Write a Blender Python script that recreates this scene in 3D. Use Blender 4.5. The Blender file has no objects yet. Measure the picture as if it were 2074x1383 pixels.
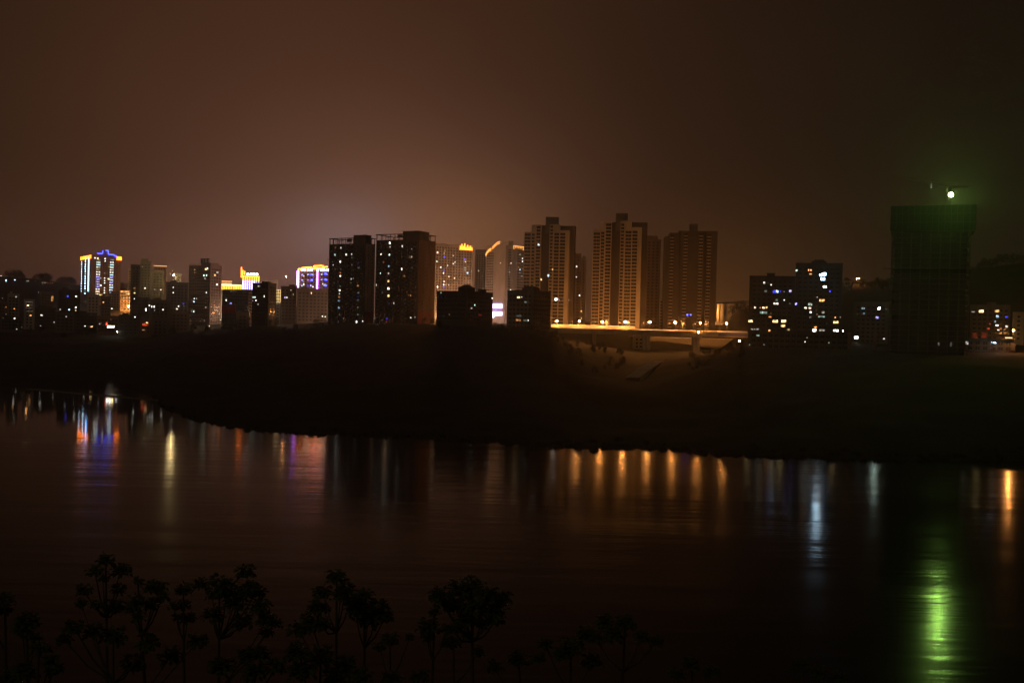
import bpy, math, random
from mathutils import Vector, Matrix, noise
random.seed(7)
SC = bpy.context.scene
COL = SC.collection

# ------------------------------------------------------------------ camera
CAMZ, PITCH, ROLL, FPX = 42.0, math.radians(0.9), math.radians(1.4), 2016.0
R0 = Vector((1, 0, 0)); FWD = Vector((0, math.cos(PITCH), -math.sin(PITCH))); U0 = R0.cross(FWD)
CR = R0*math.cos(ROLL) + U0*math.sin(ROLL)
CU = U0*math.cos(ROLL) - R0*math.sin(ROLL)
CAM = Vector((0, 0, CAMZ))
cd = bpy.data.cameras.new('camera'); cam = bpy.data.objects.new('camera', cd); COL.objects.link(cam)
m = Matrix((CR, CU, -FWD)).transposed().to_4x4(); m.translation = CAM
cam.matrix_world = m
cd.sensor_width = 36; cd.lens = 36*FPX/2074; cd.clip_start = 0.1; cd.clip_end = 9000
SC.camera = cam

# ------------------------------------------------------------------ render and exposure
vs = SC.view_settings
vs.view_transform = 'Standard'; vs.look = 'None'; vs.gamma = 1; vs.exposure = 0.0; vs.use_curve_mapping = False
cy = SC.cycles
cy.use_denoising = True
cy.max_bounces = 3; cy.diffuse_bounces = 1; cy.glossy_bounces = 2; cy.transmission_bounces = 2
cy.volume_bounces = 0; cy.transparent_max_bounces = 8
cy.sample_clamp_indirect = 3.0
cy.caustics_reflective = False; cy.caustics_refractive = False
cy.use_light_tree = True
SC.render.film_transparent = False

# ------------------------------------------------------------------ night sky over a lit city
W = bpy.data.worlds.new('World'); SC.world = W; W.use_nodes = True
nt = W.node_tree; nt.nodes.clear()
def N(t, **k):
    n = nt.nodes.new(t)
    for a, b in k.items(): setattr(n, a, b)
    return n
def MA(op, a, b=None):
    n = N('ShaderNodeMath', operation=op)
    for i, v in enumerate((a, b)):
        if v is None: continue
        if isinstance(v, (int, float)): n.inputs[i].default_value = v
        else: nt.links.new(v, n.inputs[i])
    return n.outputs[0]
tc = N('ShaderNodeTexCoord'); sp = N('ShaderNodeSeparateXYZ'); nt.links.new(tc.outputs['Generated'], sp.inputs[0])
az = MA('ARCTAN2', sp.outputs[0], sp.outputs[1]); el = MA('ARCSINE', sp.outputs[2])
nz = N('ShaderNodeTexNoise'); nz.inputs['Scale'].default_value = 2.3; nz.inputs['Detail'].default_value = 3
nt.links.new(tc.outputs['Generated'], nz.inputs['Vector'])
cloud = MA('ADD', MA('MULTIPLY', nz.outputs[0], 0.7), 0.65)
def lobe(px, py, sa, se, power=2):
    a0 = (px-1037)/FPX; e0 = (660-py)/FPX
    qa = MA('POWER', MA('ABSOLUTE', MA('DIVIDE', MA('SUBTRACT', az, a0), sa)), power)
    qe = MA('POWER', MA('ABSOLUTE', MA('DIVIDE', MA('SUBTRACT', el, e0), se)), power)
    return MA('EXPONENT', MA('MULTIPLY', MA('ADD', qa, qe), -1.0))
def colour(fac, rgb):
    n = N('ShaderNodeVectorMath', operation='SCALE'); n.inputs[0].default_value = rgb
    nt.links.new(fac, n.inputs['Scale']); return n.outputs[0]
def vadd(a, b):
    n = N('ShaderNodeVectorMath', operation='ADD'); nt.links.new(a, n.inputs[0]); nt.links.new(b, n.inputs[1]); return n.outputs[0]
SKY = 1.0
terms = [colour(cloud, (0.0072, 0.0046, 0.0027)),
         colour(MA('MULTIPLY', lobe(650, 380, 0.36, 0.36), cloud), (0.056, 0.0205, 0.0096)),
         colour(lobe(740, 500, 0.17, 0.120), (0.090, 0.043, 0.029)),
         colour(lobe(700, 500, 0.060, 0.040), (0.056, 0.058, 0.072)),
         colour(lobe(930, 500, 0.085, 0.06), (0.078, 0.031, 0.008)),
         colour(lobe(330, 570, 0.22, 0.055), (0.034, 0.0135, 0.0085)),
         colour(lobe(480, 570, 0.075, 0.055), (0.040, 0.020, 0.017)),
         colour(lobe(1440, 610, 0.13, 0.08), (0.040, 0.0150, 0.003))]
acc = terms[0]
for t in terms[1:]: acc = vadd(acc, t)
bg = N('ShaderNodeBackground'); bg.inputs['Strength'].default_value = SKY
nt.links.new(acc, bg.inputs['Color'])
wo = N('ShaderNodeOutputWorld'); nt.links.new(bg.outputs[0], wo.inputs['Surface'])

# added fill for saplings and bank: a faint wide sun behind the camera
sl_ = bpy.data.lights.new('fill_sun', 'SUN'); sl_.energy = 0.08; sl_.angle = math.radians(30); sl_.color = (1, .80, .52)
so = bpy.data.objects.new('fill_sun', sl_); COL.objects.link(so); so.rotation_euler = (math.radians(55), 0, math.radians(-25))

# ------------------------------------------------------------------ helpers
def ray(px, py):
    return FWD + CR*((px-1037)/FPX) + CU*((691.5-py)/FPX)
def at(px, py, Y):
    d = ray(px, py); return CAM + d*(Y/d.y)

MATS = {}
def material(name, build):
    if name in MATS: return MATS[name]
    mt = bpy.data.materials.new(name); mt.use_nodes = True
    build(mt, mt.node_tree, mt.node_tree.nodes['Principled BSDF'])
    MATS[name] = mt; return mt
def plain(name, col, rough=0.8, var=0.35, scale=0.35, bump=0.0, spec=0.3, metal=0.0):
    def b(mt, t, p):
        p.inputs['Roughness'].default_value = rough; p.inputs['Metallic'].default_value = metal
        p.inputs['Specular IOR Level'].default_value = spec
        c = t.nodes.new('ShaderNodeTexCoord'); n = t.nodes.new('ShaderNodeTexNoise')
        n.inputs['Scale'].default_value = scale; n.inputs['Detail'].default_value = 6
        mp = t.nodes.new('ShaderNodeMapping'); mp.inputs['Scale'].default_value = (1, 1, 0.35)
        t.links.new(c.outputs['Object'], mp.inputs[0]); t.links.new(mp.outputs[0], n.inputs['Vector'])
        r = t.nodes.new('ShaderNodeMapRange'); r.inputs[1].default_value = 0.3; r.inputs[2].default_value = 0.7
        r.inputs[3].default_value = 1-var; r.inputs[4].default_value = 1+var*0.5
        t.links.new(n.outputs[0], r.inputs[0])
        v = t.nodes.new('ShaderNodeVectorMath'); v.operation = 'SCALE'; v.inputs[0].default_value = col
        t.links.new(r.outputs[0], v.inputs['Scale']); t.links.new(v.outputs[0], p.inputs['Base Color'])
        if bump:
            bn = t.nodes.new('ShaderNodeBump'); bn.inputs['Strength'].default_value = bump
            t.links.new(n.outputs[0], bn.inputs['Height']); t.links.new(bn.outputs[0], p.inputs['Normal'])
    return material(name, b)
CODES = {'W': (1, .93, .80), 'g': (.72, 1, .80), 'c': (.52, .80, 1), 'b': (.05, .06, 1), 'y': (1, .70, .28),
         'o': (1, .42, .12), 'r': (1, .10, .04), 'p': (1, .68, .50), 'l': (.45, .40, 1), 'v': (.55, .16, 1), 'k': (1, .19, .014),
         'n': (.03, .04, 1), 's': (.16, .45, 1), 'G': (.50, 1, .16), 'u': (1, .36, .075)}
def emit(code, strength):
    col = CODES[code]
    def b(mt, t, p):
        p.inputs['Base Color'].default_value = (.02, .02, .02, 1)
        p.inputs['Emission Color'].default_value = (*col, 1); p.inputs['Emission Strength'].default_value = strength
        if strength < 2: mt.cycles.emission_sampling = 'NONE'
    return material('light_%s_%g' % (code, strength), b)

class MB:
    def __init__(s): s.v = []; s.f = []; s.mi = []
    def box(s, x0, x1, y0, y1, z0, z1, mi=0):
        k = len(s.v)
        s.v += [(x0,y0,z0),(x1,y0,z0),(x1,y1,z0),(x0,y1,z0),(x0,y0,z1),(x1,y0,z1),(x1,y1,z1),(x0,y1,z1)]
        s.f += [(k,k+3,k+2,k+1),(k+4,k+5,k+6,k+7),(k,k+1,k+5,k+4),(k+1,k+2,k+6,k+5),(k+2,k+3,k+7,k+6),(k+3,k,k+4,k+7)]
        s.mi += [mi]*6; return s
    def quad(s, a, b, c, d, mi=0):
        k = len(s.v); s.v += [tuple(a), tuple(b), tuple(c), tuple(d)]; s.f.append((k,k+1,k+2,k+3)); s.mi.append(mi)
    def tube(s, p0, p1, r0, r1, n=6, mi=0):
        p0 = Vector(p0); p1 = Vector(p1); d = (p1-p0).normalized()
        a = d.orthogonal().normalized(); b = d.cross(a); k = len(s.v)
        for p, r in ((p0, r0), (p1, r1)):
            for i in range(n):
                t = 2*math.pi*i/n; s.v.append(tuple(p + a*(r*math.cos(t)) + b*(r*math.sin(t))))
        for i in range(n):
            j = (i+1) % n; s.f.append((k+i, k+j, k+n+j, k+n+i)); s.mi.append(mi)
        s.f.append(tuple(k+i for i in reversed(range(n)))); s.f.append(tuple(k+n+i for i in range(n))); s.mi += [mi, mi]
        return s
    def ball(s, c, r, nu=8, nv=5, sz=1.0, mi=0):
        k = len(s.v); cx, cy_, cz = c
        s.v.append((cx, cy_, cz+r*sz))
        for j in range(1, nv):
            ph = math.pi*j/nv
            for i in range(nu):
                th = 2*math.pi*i/nu
                s.v.append((cx+r*math.sin(ph)*math.cos(th), cy_+r*math.sin(ph)*math.sin(th), cz+r*sz*math.cos(ph)))
        e = len(s.v); s.v.append((cx, cy_, cz-r*sz))
        for i in range(nu):
            j = (i+1) % nu
            s.f.append((k, k+1+i, k+1+j)); s.mi.append(mi)
            for q in range(nv-2):
                a = k+1+q*nu; s.f.append((a+i, a+nu+i, a+nu+j, a+j)); s.mi.append(mi)
            a = k+1+(nv-2)*nu; s.f.append((a+i, e, a+j)); s.mi.append(mi)
        return s
    def mesh(s, name, mats):
        me = bpy.data.meshes.new(name); me.from_pydata(s.v, [], s.f)
        for x in (mats if isinstance(mats, (list, tuple)) else [mats]): me.materials.append(x)
        me.polygons.foreach_set('material_index', s.mi); me.update(); return me
    def obj(s, name, mats, parent=None):
        return link(name, s.mesh(name, mats), parent)
def link(name, data, parent=None):
    o = bpy.data.objects.new(name, data); COL.objects.link(o)
    if parent: o.parent = parent
    return o
def tag(o, label=None, cat=None, group=None, kind=None):
    if label: o['label'] = label
    if cat: o['category'] = cat
    if group: o['group'] = group
    if kind: o['kind'] = kind
    return o
def empty(name, loc=(0, 0, 0), rz=0.0):
    o = link(name, None); o.location = loc; o.rotation_euler = (0, 0, rz); o.empty_display_size = 1; return o
def interp(x, xs, ys):
    if x <= xs[0]: return ys[0]
    for i in range(1, len(xs)):
        if x <= xs[i]:
            t = (x-xs[i-1])/(xs[i]-xs[i-1]); return ys[i-1]+(ys[i]-ys[i-1])*t
    return ys[-1]

# ------------------------------------------------------------------ materials
M_GROUND = plain('earth', (.026, .024, .017), .95, .5, .05, .4)
M_SAND = plain('sand', (.20, .17, .14), .9, .3, .1)
M_NEAR = plain('bank_soil', (.045, .042, .03), .95, .5, .6)
M_CONC = plain('concrete', (.30, .28, .26), .85, .3, .2)
M_DARKC = plain('weathered_concrete', (.16, .15, .14), .85, .4, .2)
M_BEIGE = plain('beige_render', (.46, .40, .34), .85, .2, .15)
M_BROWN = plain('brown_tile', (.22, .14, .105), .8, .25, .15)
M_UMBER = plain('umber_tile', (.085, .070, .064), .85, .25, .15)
M_RED = plain('red_base', (.34, .09, .07), .8, .25, .15)
M_GREY = plain('grey_render', (.19, .165, .15), .85, .3, .15)
M_PALE = plain('pale_render', (.55, .52, .48), .85, .2, .15)
M_PINK = plain('pink_render', (.45, .33, .30), .85, .2, .15)
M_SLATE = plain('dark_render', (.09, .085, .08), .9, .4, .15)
M_STEEL = plain('painted_steel', (.20, .20, .20), .5, .2, 1, 0, .5, .3)
M_NET = plain('green_safety_net', (.030, .075, .040), .95, .3, .4)
M_GLASS = plain('window_glass', (.018, .016, .015), .12, .2, .5, 0, .5)
M_FRAME = plain('window_frame', (.30, .29, .27), .6, .1, 1)
M_ROOF = plain('roof_felt', (.07, .065, .06), .9, .3, .2)
M_ASPH = plain('asphalt', (.06, .06, .058), .9, .3, .2)
M_BLUEP = plain('blue_paint', (.06, .07, .28), .6, .2, .3)
M_STONE = plain('stone_wall', (.17, .145, .12), .9, .4, .25, .3)

# ------------------------------------------------------------------ far shore terrain
SHORE = [(-500, 762), (0, 766), (150, 769), (240, 771), (300, 795), (340, 825), (400, 850), (450, 862), (520, 872), (620, 880), (700, 881), (800, 884),
         (900, 890), (1000, 895), (1100, 903), (1200, 907), (1300, 908), (1400, 915), (1500, 923), (1600, 926), (1700, 930), (1800, 932),
         (1900, 933), (2074, 932), (2600, 930)]
def shore_depth(q):
    py = interp(q, [a for a, b in SHORE], [b for a, b in SHORE])
    d = ray(q, py); return -CAMZ/d.z*d.y
PROF = {  # column: (depth, height) pairs above the water
 -500: [(700, 8), (800, 20), (1000, 30), (1300, 56), (1900, 105), (2700, 120)],
 0:   [(700, 7), (800, 19), (1000, 31), (1300, 56), (1900, 112), (2700, 120)],
 240: [(700, 7), (800, 20), (1000, 32), (1300, 55), (1900, 95), (2700, 110)],
 400: [(500, 5), (650, 17), (800, 27), (1000, 33), (1300, 50), (1900, 80), (2700, 95)],
 560: [(480, 6), (620, 20), (760, 33), (860, 37), (1000, 39), (1300, 46), (1900, 70), (2700, 80)],
 700: [(450, 5), (600, 19), (700, 34), (770, 40), (1000, 43), (1300, 46), (1900, 55), (2700, 60)],
 900: [(450, 7), (560, 22), (640, 38), (670, 41), (1000, 43), (1300, 46), (1900, 55), (2700, 60)],
 1060: [(450, 8), (560, 22), (640, 38), (665, 41), (1000, 43), (1300, 46), (1900, 55), (2700, 60)],
 1115: [(430, 7), (560, 20), (640, 36), (680, 38), (820, 38), (880, 42), (1300, 46), (2700, 60)],
 1150: [(430, 7), (560, 18), (660, 27), (720, 29), (830, 32), (848, 40), (1300, 46), (2700, 60)],
 1225: [(430, 6), (500, 13), (640, 19), (740, 25), (830, 27), (848, 40), (1300, 46), (2700, 60)],
 1290: [(430, 5), (500, 12), (640, 13), (740, 19), (820, 24), (854, 25), (862, 40), (1300, 46), (2700, 60)],
 1360: [(430, 6), (500, 13), (640, 20), (740, 22), (820, 24), (854, 25), (862, 41), (1300, 46), (2700, 60)],
 1450: [(430, 7), (520, 18), (640, 26), (740, 24), (820, 24), (854, 25), (862, 41), (1000, 44), (1300, 50), (2700, 70)],
 1500: [(420, 8), (520, 20), (640, 32), (740, 32), (820, 30), (862, 41), (1000, 64), (1300, 66), (2700, 80)],
 1560: [(400, 9), (520, 22), (630, 32), (700, 34), (900, 45), (1050, 60), (1300, 72), (2700, 90)],
 1700: [(400, 10), (520, 24), (600, 31), (700, 34), (900, 60), (1200, 104), (1500, 100), (2700, 100)],
 1800: [(400, 10), (500, 24), (570, 31), (700, 34), (900, 62), (1200, 108), (1500, 104), (2700, 100)],
 1900: [(400, 12), (490, 26), (560, 31), (680, 34), (880, 68), (1150, 122), (1500, 112), (2700, 100)],
 2074: [(400, 14), (490, 28), (580, 33), (680, 35), (880, 74), (1100, 126), (1500, 118), (2700, 100)],
 2600: [(400, 14), (490, 28), (580, 33), (680, 36), (880, 76), (1100, 130), (1500, 120), (2700, 100)]}
PK = sorted(PROF)
def col_height(k, q, d):
    s = shore_depth(q); pts = [(s-25, -3.0), (s, 0.0)] + [p for p in PROF[k] if p[0] > s+10]
    return interp(d, [p[0] for p in pts], [p[1] for p in pts])
def ground(x, y):
    q = x/y*FPX+1037
    q = max(-500, min(2600, q)); i = 0
    while i < len(PK)-2 and q > PK[i+1]: i += 1
    t = max(0, min(1, (q-PK[i])/(PK[i+1]-PK[i]))); t = t*t*(3-2*t)
    h = col_height(PK[i], q, y)*(1-t)+col_height(PK[i+1], q, y)*t
    dr = y-shore_depth(q)
    h += .75*noise.noise((x/17, y/17, 0))+.45*noise.noise((x/5.5, y/8, 3))
    if dr > 0: h += min(1, dr/40)*1.3*noise.noise((x/31, y/31, 8))
    return h
g = MB(); NQ, NR = 520, 130
for i in range(NQ+1):
    q = -500+3100*i/NQ; s = shore_depth(q)-22
    for j in range(NR+1):
        t = j/NR; y = s+(2650-s)*(t**1.9)
        x = (q-1037)/FPX*y
        g.v.append((x, y, ground(x, y)))
for i in range(NQ):
    for j in range(NR):
        a = i*(NR+1)+j; g.f.append((a, a+NR+1, a+NR+2, a+1)); g.mi.append(0)
o = g.obj('ground', M_GROUND); tag(o, kind='structure')
for p in o.data.polygons: p.use_smooth = True

# sand spit at the left shore
g = MB(); n = 40; rows = []
for i in range(n+1):
    t = i/n; px = 60+275*t; py = 788+24*t
    c = at(px, py, 500); d = ray(px, py); c = CAM+d*(-CAMZ/d.z)
    wd = 6*math.sin(math.pi*min(1, t*1.0+0.02))**.6+1.0
    wd *= 0.7+0.6*noise.noise((t*6, 0, 0))+0.3
    rows.append((c, wd))
for c, wd in rows:
    for k in range(7):
        u = -1+2*k/6; g.v.append((c.x, c.y+u*wd, 0.55*(1-u*u)-0.18))
for i in range(n):
    for k in range(6):
        a = i*7+k; g.f.append((a, a+7, a+8, a+1)); g.mi.append(0)
o = g.obj('sandbar', M_SAND); tag(o, kind='structure')

# ------------------------------------------------------------------ river
def water(mt, t, p):
    p.inputs['Base Color'].default_value = (.006, .0055, .005, 1); p.inputs['IOR'].default_value = 1.333
    p.inputs['Specular IOR Level'].default_value = 0.12
    c = t.nodes.new('ShaderNodeTexCoord')
    def nzz(sx, sy, scale, det=3, off=0.0):
        mp = t.nodes.new('ShaderNodeMapping'); mp.inputs['Scale'].default_value = (sx, sy, 1); mp.inputs['Location'].default_value = (off, off, 0)
        n = t.nodes.new('ShaderNodeTexNoise'); n.inputs['Scale'].default_value = scale; n.inputs['Detail'].default_value = det
        t.links.new(c.outputs['Object'], mp.inputs[0]); t.links.new(mp.outputs[0], n.inputs['Vector']); return n.outputs[0]
    def ma(op, a, b=None, cl=False):
        n = t.nodes.new('ShaderNodeMath'); n.operation = op; n.use_clamp = cl
        for i, v in enumerate((a, b)):
            if v is None: continue
            if isinstance(v, (int, float)): n.inputs[i].default_value = v
            else: t.links.new(v, n.inputs[i])
        return n.outputs[0]
    def rng(v, a, b, x, y):
        r = t.nodes.new('ShaderNodeMapRange'); r.interpolation_type = 'SMOOTHSTEP'
        for i, z in enumerate((a, b, x, y)): r.inputs[1+i].default_value = z
        t.links.new(v, r.inputs[0]); return r.outputs[0]
    s = t.nodes.new('ShaderNodeSeparateXYZ'); t.links.new(c.outputs['Object'], s.inputs[0])
    # calm lee of the left shore: wind lanes begin about 335 m out
    lane = ma('ADD', s.outputs[1], ma('MULTIPLY', nzz(.004, .012, 1, 2), 24))
    calm = ma('MULTIPLY', rng(lane, 338, 352, 0, 1), rng(s.outputs[0], -150, -115, 1, 0))
    patch = rng(nzz(.0035, .022, 1, 4, 31.0), .38, .62, 0, 1)
    near = rng(s.outputs[1], 120, 290, .018, 0)
    rough = ma('ADD', ma('MULTIPLY', patch, .04), ma('ADD', .097, near))
    rough = ma('MULTIPLY', rough, ma('SUBTRACT', 1.0, ma('MULTIPLY', calm, .55)))
    t.links.new(rough, p.inputs['Roughness'])
    h = ma('ADD', ma('MULTIPLY', nzz(.12, .55, 1, 3), .05), ma('MULTIPLY', nzz(.012, .10, 1, 3, 9.0), .24))
    h = ma('MULTIPLY', h, rng(s.outputs[1], 130, 420, 1.9, 1.2))
    h = ma('MULTIPLY', h, ma('SUBTRACT', 1.0, ma('MULTIPLY', calm, .85)))
    bn = t.nodes.new('ShaderNodeBump'); bn.inputs['Strength'].default_value = 1.0; bn.inputs['Distance'].default_value = .32
    t.links.new(h, bn.inputs['Height']); t.links.new(bn.outputs[0], p.inputs['Normal'])
M_WATER = material('river_water', water)
g = MB(); g.quad((-1900, 30, 0), (1900, 30, 0), (1900, 1250, 0), (-1900, 1250, 0))
o = g.obj('river', M_WATER); tag(o, kind='structure')

# stones and debris along the waterline
g = MB(); rk = random.Random(5)
for i in range(900):
    q = rk.uniform(255, 2250); y = shore_depth(q)+rk.gauss(2, 5); x = (q-1037)/FPX*y; gz = ground(x, y)
    if gz < -.5: continue
    r = rk.choice((.25, .35, .5, .5, .9, 1.5)); k = len(g.v)
    g.ball((x, y, max(gz, -.1)+r*.1), r, 6, 4, rk.uniform(.4, .8))
    for j in range(k, len(g.v)):
        a = g.v[j]; g.v[j] = (x+(a[0]-x)*rk.uniform(.7, 1.5), y+(a[1]-y)*rk.uniform(.7, 1.3), a[2]+rk.uniform(-.12, .12)*r)
o = g.obj('shore_stones', M_GROUND); tag(o, 'dark stones strewn along the far waterline', 'stones', kind='stuff')

# near bank below the camera
def near_z(x, y): return 40.3-0.5*max(0, y-1)+0.25*noise.noise((x/3, y/3, 1))+(0.02*abs(x) if abs(x) > 30 else 0)*0
g = MB(); nx, ny = 90, 60
for i in range(nx+1):
    for j in range(ny+1):
        x = -180+360*i/nx; y = -60+150*j/ny; g.v.append((x, y, near_z(x, y)))
for i in range(nx):
    for j in range(ny):
        a = i*(ny+1)+j; g.f.append((a, a+ny+1, a+ny+2, a+1)); g.mi.append(0)
o = g.obj('near_bank', M_NEAR); tag(o, kind='structure')

# ------------------------------------------------------------------ buildings
FACES = []      # every facade that can carry a lit window
class Block:
    def __init__(s, name, label, cat, xl, xc, xr, d, yaw, ytop, wall, wB=None, base=None, group=None, ybot=None, sink=3.0):
        ya = math.radians(yaw); s.yaw = ya; s.d = d
        ymid = ytop+30
        c = at(xc, ymid, d); s.c = c
        a = Vector((-math.cos(ya), math.sin(ya), 0)); b = Vector((math.sin(ya), math.cos(ya), 0)); s.a, s.b = a, b
        def solve(px, v):
            r = ray(px, ymid); return -(c.x*r.y-c.y*r.x)/(v.x*r.y-v.y*r.x)
        s.wA = solve(xl, a) if xl is not None else 0.0
        s.wB = wB if wB is not None else solve(xr, b)
        gz = min(ground(p.x, p.y) for p in (c, c+a*s.wA, c+b*s.wB, c+a*s.wA+b*s.wB))
        s.zb = (base if base is not None else gz-sink)
        s.ztop = at(xc, ytop, d).z-s.zb
        s.root = empty(name, (c.x, c.y, s.zb), -ya); tag(s.root, label, cat, group)
        s.inv = Matrix.Translation((c.x, c.y, s.zb)) @ Matrix.Rotation(-ya, 4, 'Z'); s.inv.invert()
        s.wallm = wall; s.boxes = MB(); s.grid = MB(); s.ledges = MB(); s.regs = []
    def loc(s, px, py, face='A', off=0.0):
        o_ = s.inv @ CAM; d_ = s.inv.to_3x3() @ ray(px, py)
        k = (off-o_.y)/d_.y if face == 'A' else (off-o_.x)/d_.x
        return o_+d_*k, k
    def X(s, px, py=560, off=0.0): return s.loc(px, py, 'A', off)[0].x
    def Z(s, py, px=None):
        if px is None: return at(s_cx(s), py, s.d).z-s.zb
        return s.loc(px, py)[0].z
    def vol(s, xl, xr, ytop, y0=0.0, y1=None, zb=0.0, mi=0, ref=None):
        """a volume between two picture columns of face A"""
        y1 = s.wB if y1 is None else y1
        x0 = s.X(xl, ytop, y0); x1 = s.X(xr, ytop, y0)
        z1 = s.loc((xl+xr)/2, ytop, 'A', y0)[0].z
        s.boxes.box(x0, x1, y0, y1, zb, z1, mi); s.reg('A', x0, x1, y0, zb, z1); s.reg('B', y0, y1, x1, zb, z1)
        return x0, x1, z1
    def body(s, ztop=None):
        z = ztop or s.ztop
        s.boxes.box(-s.wA, 0, 0, s.wB, 0, z); s.reg('A', -s.wA, 0, 0, 0, z); s.reg('B', 0, s.wB, 0, 0, z); return s
    def reg(s, face, u0, u1, off, z0, z1): s.regs.append((face, u0, u1, off, z0, z1)); FACES.append((s, face, u0, u1, off, z0, z1))
    def windows(s, face, u0, u1, off, z0, z1, pitch=3.3, fl=3.0, ww=1.6, wh=1.45, ledge=True, skip=0.0, deep=0.10):
        n = max(1, int((u1-u0-0.8)/pitch)); f = max(1, int((z1-z0-0.6)/fl)); mg = (u1-u0-n*pitch)/2
        for j in range(f):
            zz = z1-1.0-(j+.5)*fl
            for i in range(n):
                if random.random() < skip: continue
                u = u0+mg+(i+.5)*pitch
                s.pane(face, u, zz, ww, wh, off, deep)
            if ledge:
                zl = zz-fl/2+.1
                if face == 'A': s.ledges.box(u0+.02, u1-.02, off-.16, off-.001, zl, zl+.16)
                else: s.ledges.box(off+.001, off+.16, u0+.02, u1-.02, zl, zl+.16)
    def pane(s, face, u, z, w, h, off, deep=.1):
        if face == 'A':
            s.grid.box(u-w/2, u+w/2, off-deep*.4, off-.002, z-h/2, z+h/2, 0)
            s.grid.box(u-w/2-.1, u+w/2+.1, off-deep*1.6, off-.001, z-h/2-.12, z-h/2, 1)
            s.grid.box(u-.04, u+.04, off-deep*.7, off-deep*.4, z-h/2, z+h/2, 1)
        else:
            s.grid.box(off+.002, off+deep*.4, u-w/2, u+w/2, z-h/2, z+h/2, 0)
            s.grid.box(off+.001, off+deep*1.6, u-w/2-.1, u+w/2+.1, z-h/2-.12, z-h/2, 1)
            s.grid.box(off+deep*.4, off+deep*.7, u-.04, u+.04, z-h/2, z+h/2, 1)
    def autowin(s, skipB=False, **k):
        for (f, u0, u1, off, z0, z1) in s.regs:
            if f == 'B' and skipB: continue
            s.windows(f, u0, u1, off, z0+4, z1-.8, **k)
        return s
    def parapet(s, h=1.0, z=None, mat=None):
        z = z or s.ztop; p = MB(); t = .35
        p.box(-s.wA-.1, .1, -.1, t, z+.002, z+h); p.box(-s.wA-.1, .1, s.wB-t, s.wB+.1, z+.002, z+h)
        p.box(-s.wA-.1, -s.wA+t, t, s.wB-t, z+.002, z+h-.003); p.box(-t, .1, t, s.wB-t, z+.002, z+h-.003)
        p.obj('parapet', mat or s.wallm, s.root); return s
    def roofbox(s, u0, u1, v0, v1, h, name='stair_bulkhead', mat=None, z=None):
        z = z or s.ztop; q = MB().box(u0, u1, v0, v1, z+.002, z+h)
        q.box(u0-.3, u1+.3, v0-.3, v1+.3, z+h+.001, z+h+.3)
        return q.obj(name, mat or s.wallm, s.root)
    def done(s, mats=None):
        if s.boxes.v: s.boxes.obj('wall', mats or s.wallm, s.root)
        if s.grid.v: tag(s.grid.obj('window_rows', [M_GLASS, M_FRAME], s.root), kind='stuff')
        if s.ledges.v: tag(s.ledges.obj('floor_ledges', s.wallm if not mats else mats[0], s.root), kind='stuff')
        return s
def s_cx(s):
    r = s.c-CAM; return 1037+FPX*(r.dot(CR)/r.dot(FWD))

# lit windows: frame, mullions and panes with curtains drawn or open
WIN = {}
LEV = {1: .16, 2: .8, 3: 3.0, 4: 16.0, 5: 75.0}
def win_mesh(code, lev, n, var):
    k = (code, lev, n, var)
    if k in WIN: return WIN[k]
    b = MB(); pn = MB(); fr = .06
    b.box(-.5, .5, -.06, 0, -.5, -.5+fr, 0); b.box(-.5, .5, -.06, 0, .5-fr, .5, 0)
    b.box(-.5, -.5+.04, -.06, 0, -.5+fr, .5-fr, 0); b.box(.5-.04, .5, -.06, 0, -.5+fr, .5-fr, 0)
    rnd = random.Random(ord(code)*131+lev*17+n*5+var)
    for i in range(n):
        x0 = -.46+.92*i/n; x1 = -.46+.92*(i+1)/n
        if i: b.box(x0-.02, x0+.02, -.06, 0, -.5+fr, .5-fr, 0)
        slot = 1 if (n == 1 or rnd.random() < .62) else 2
        zsp = -.44+.88*(rnd.random()*.5+.35) if rnd.random() < .5 else None
        if zsp is None: pn.quad((x0, -.02, -.44), (x1, -.02, -.44), (x1, -.02, .44), (x0, -.02, .44), slot-1)
        else:
            pn.quad((x0, -.02, -.44), (x1, -.02, -.44), (x1, -.02, zsp), (x0, -.02, zsp), slot-1)
            pn.quad((x0, -.02, zsp), (x1, -.02, zsp), (x1, -.02, .44), (x0, -.02, .44), 0 if slot == 2 else 1)
    WIN[k] = (b.mesh('window', M_FRAME), pn.mesh('pane', [emit(code, LEV[lev]), emit(code, LEV[lev]*.35)])); return WIN[k]
def find_face(px, py):
    best = None
    for (b, f, u0, u1, off, z0, z1) in FACES:
        p, k = b.loc(px, py, f, off)
        u = p.x if f == 'A' else p.y
        if k > 0 and u0-.6 <= u <= u1+.6 and z0-.5 <= p.z <= z1+.5:
            if f == 'A' and (b.inv.to_3x3() @ ray(px, py)).y < 0: continue
            if f == 'B' and (b.inv.to_3x3() @ ray(px, py)).x > 0: continue
            if best is None or k < best[0]: best = (k, b, f, off, p)
    return best
def add_window(px, py, w, h, code, lev):
    r = find_face(px, py)
    if r is None: return False
    k, b, f, off, p = r
    dpt = (ray(px, py)*k).y; mpp = dpt/FPX
    n = 1 if w < 3.6 else 2 if w < 6 else 3 if w < 10 else 4
    fm, pm_ = win_mesh(code, lev, n, random.randrange(3)); o = link('window', fm, b.root); link('pane', pm_, o)
    fs = abs(math.cos(b.yaw)) if f == 'A' else max(.35, abs(math.sin(b.yaw)))
    if f == 'A': o.location = (p.x, off-.12, p.z)
    else: o.location = (off+.12, p.y, p.z); o.rotation_euler = (0, 0, math.pi/2)
    o.scale = (.86*w*mpp/fs, 1, .86*h*mpp); return True

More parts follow.
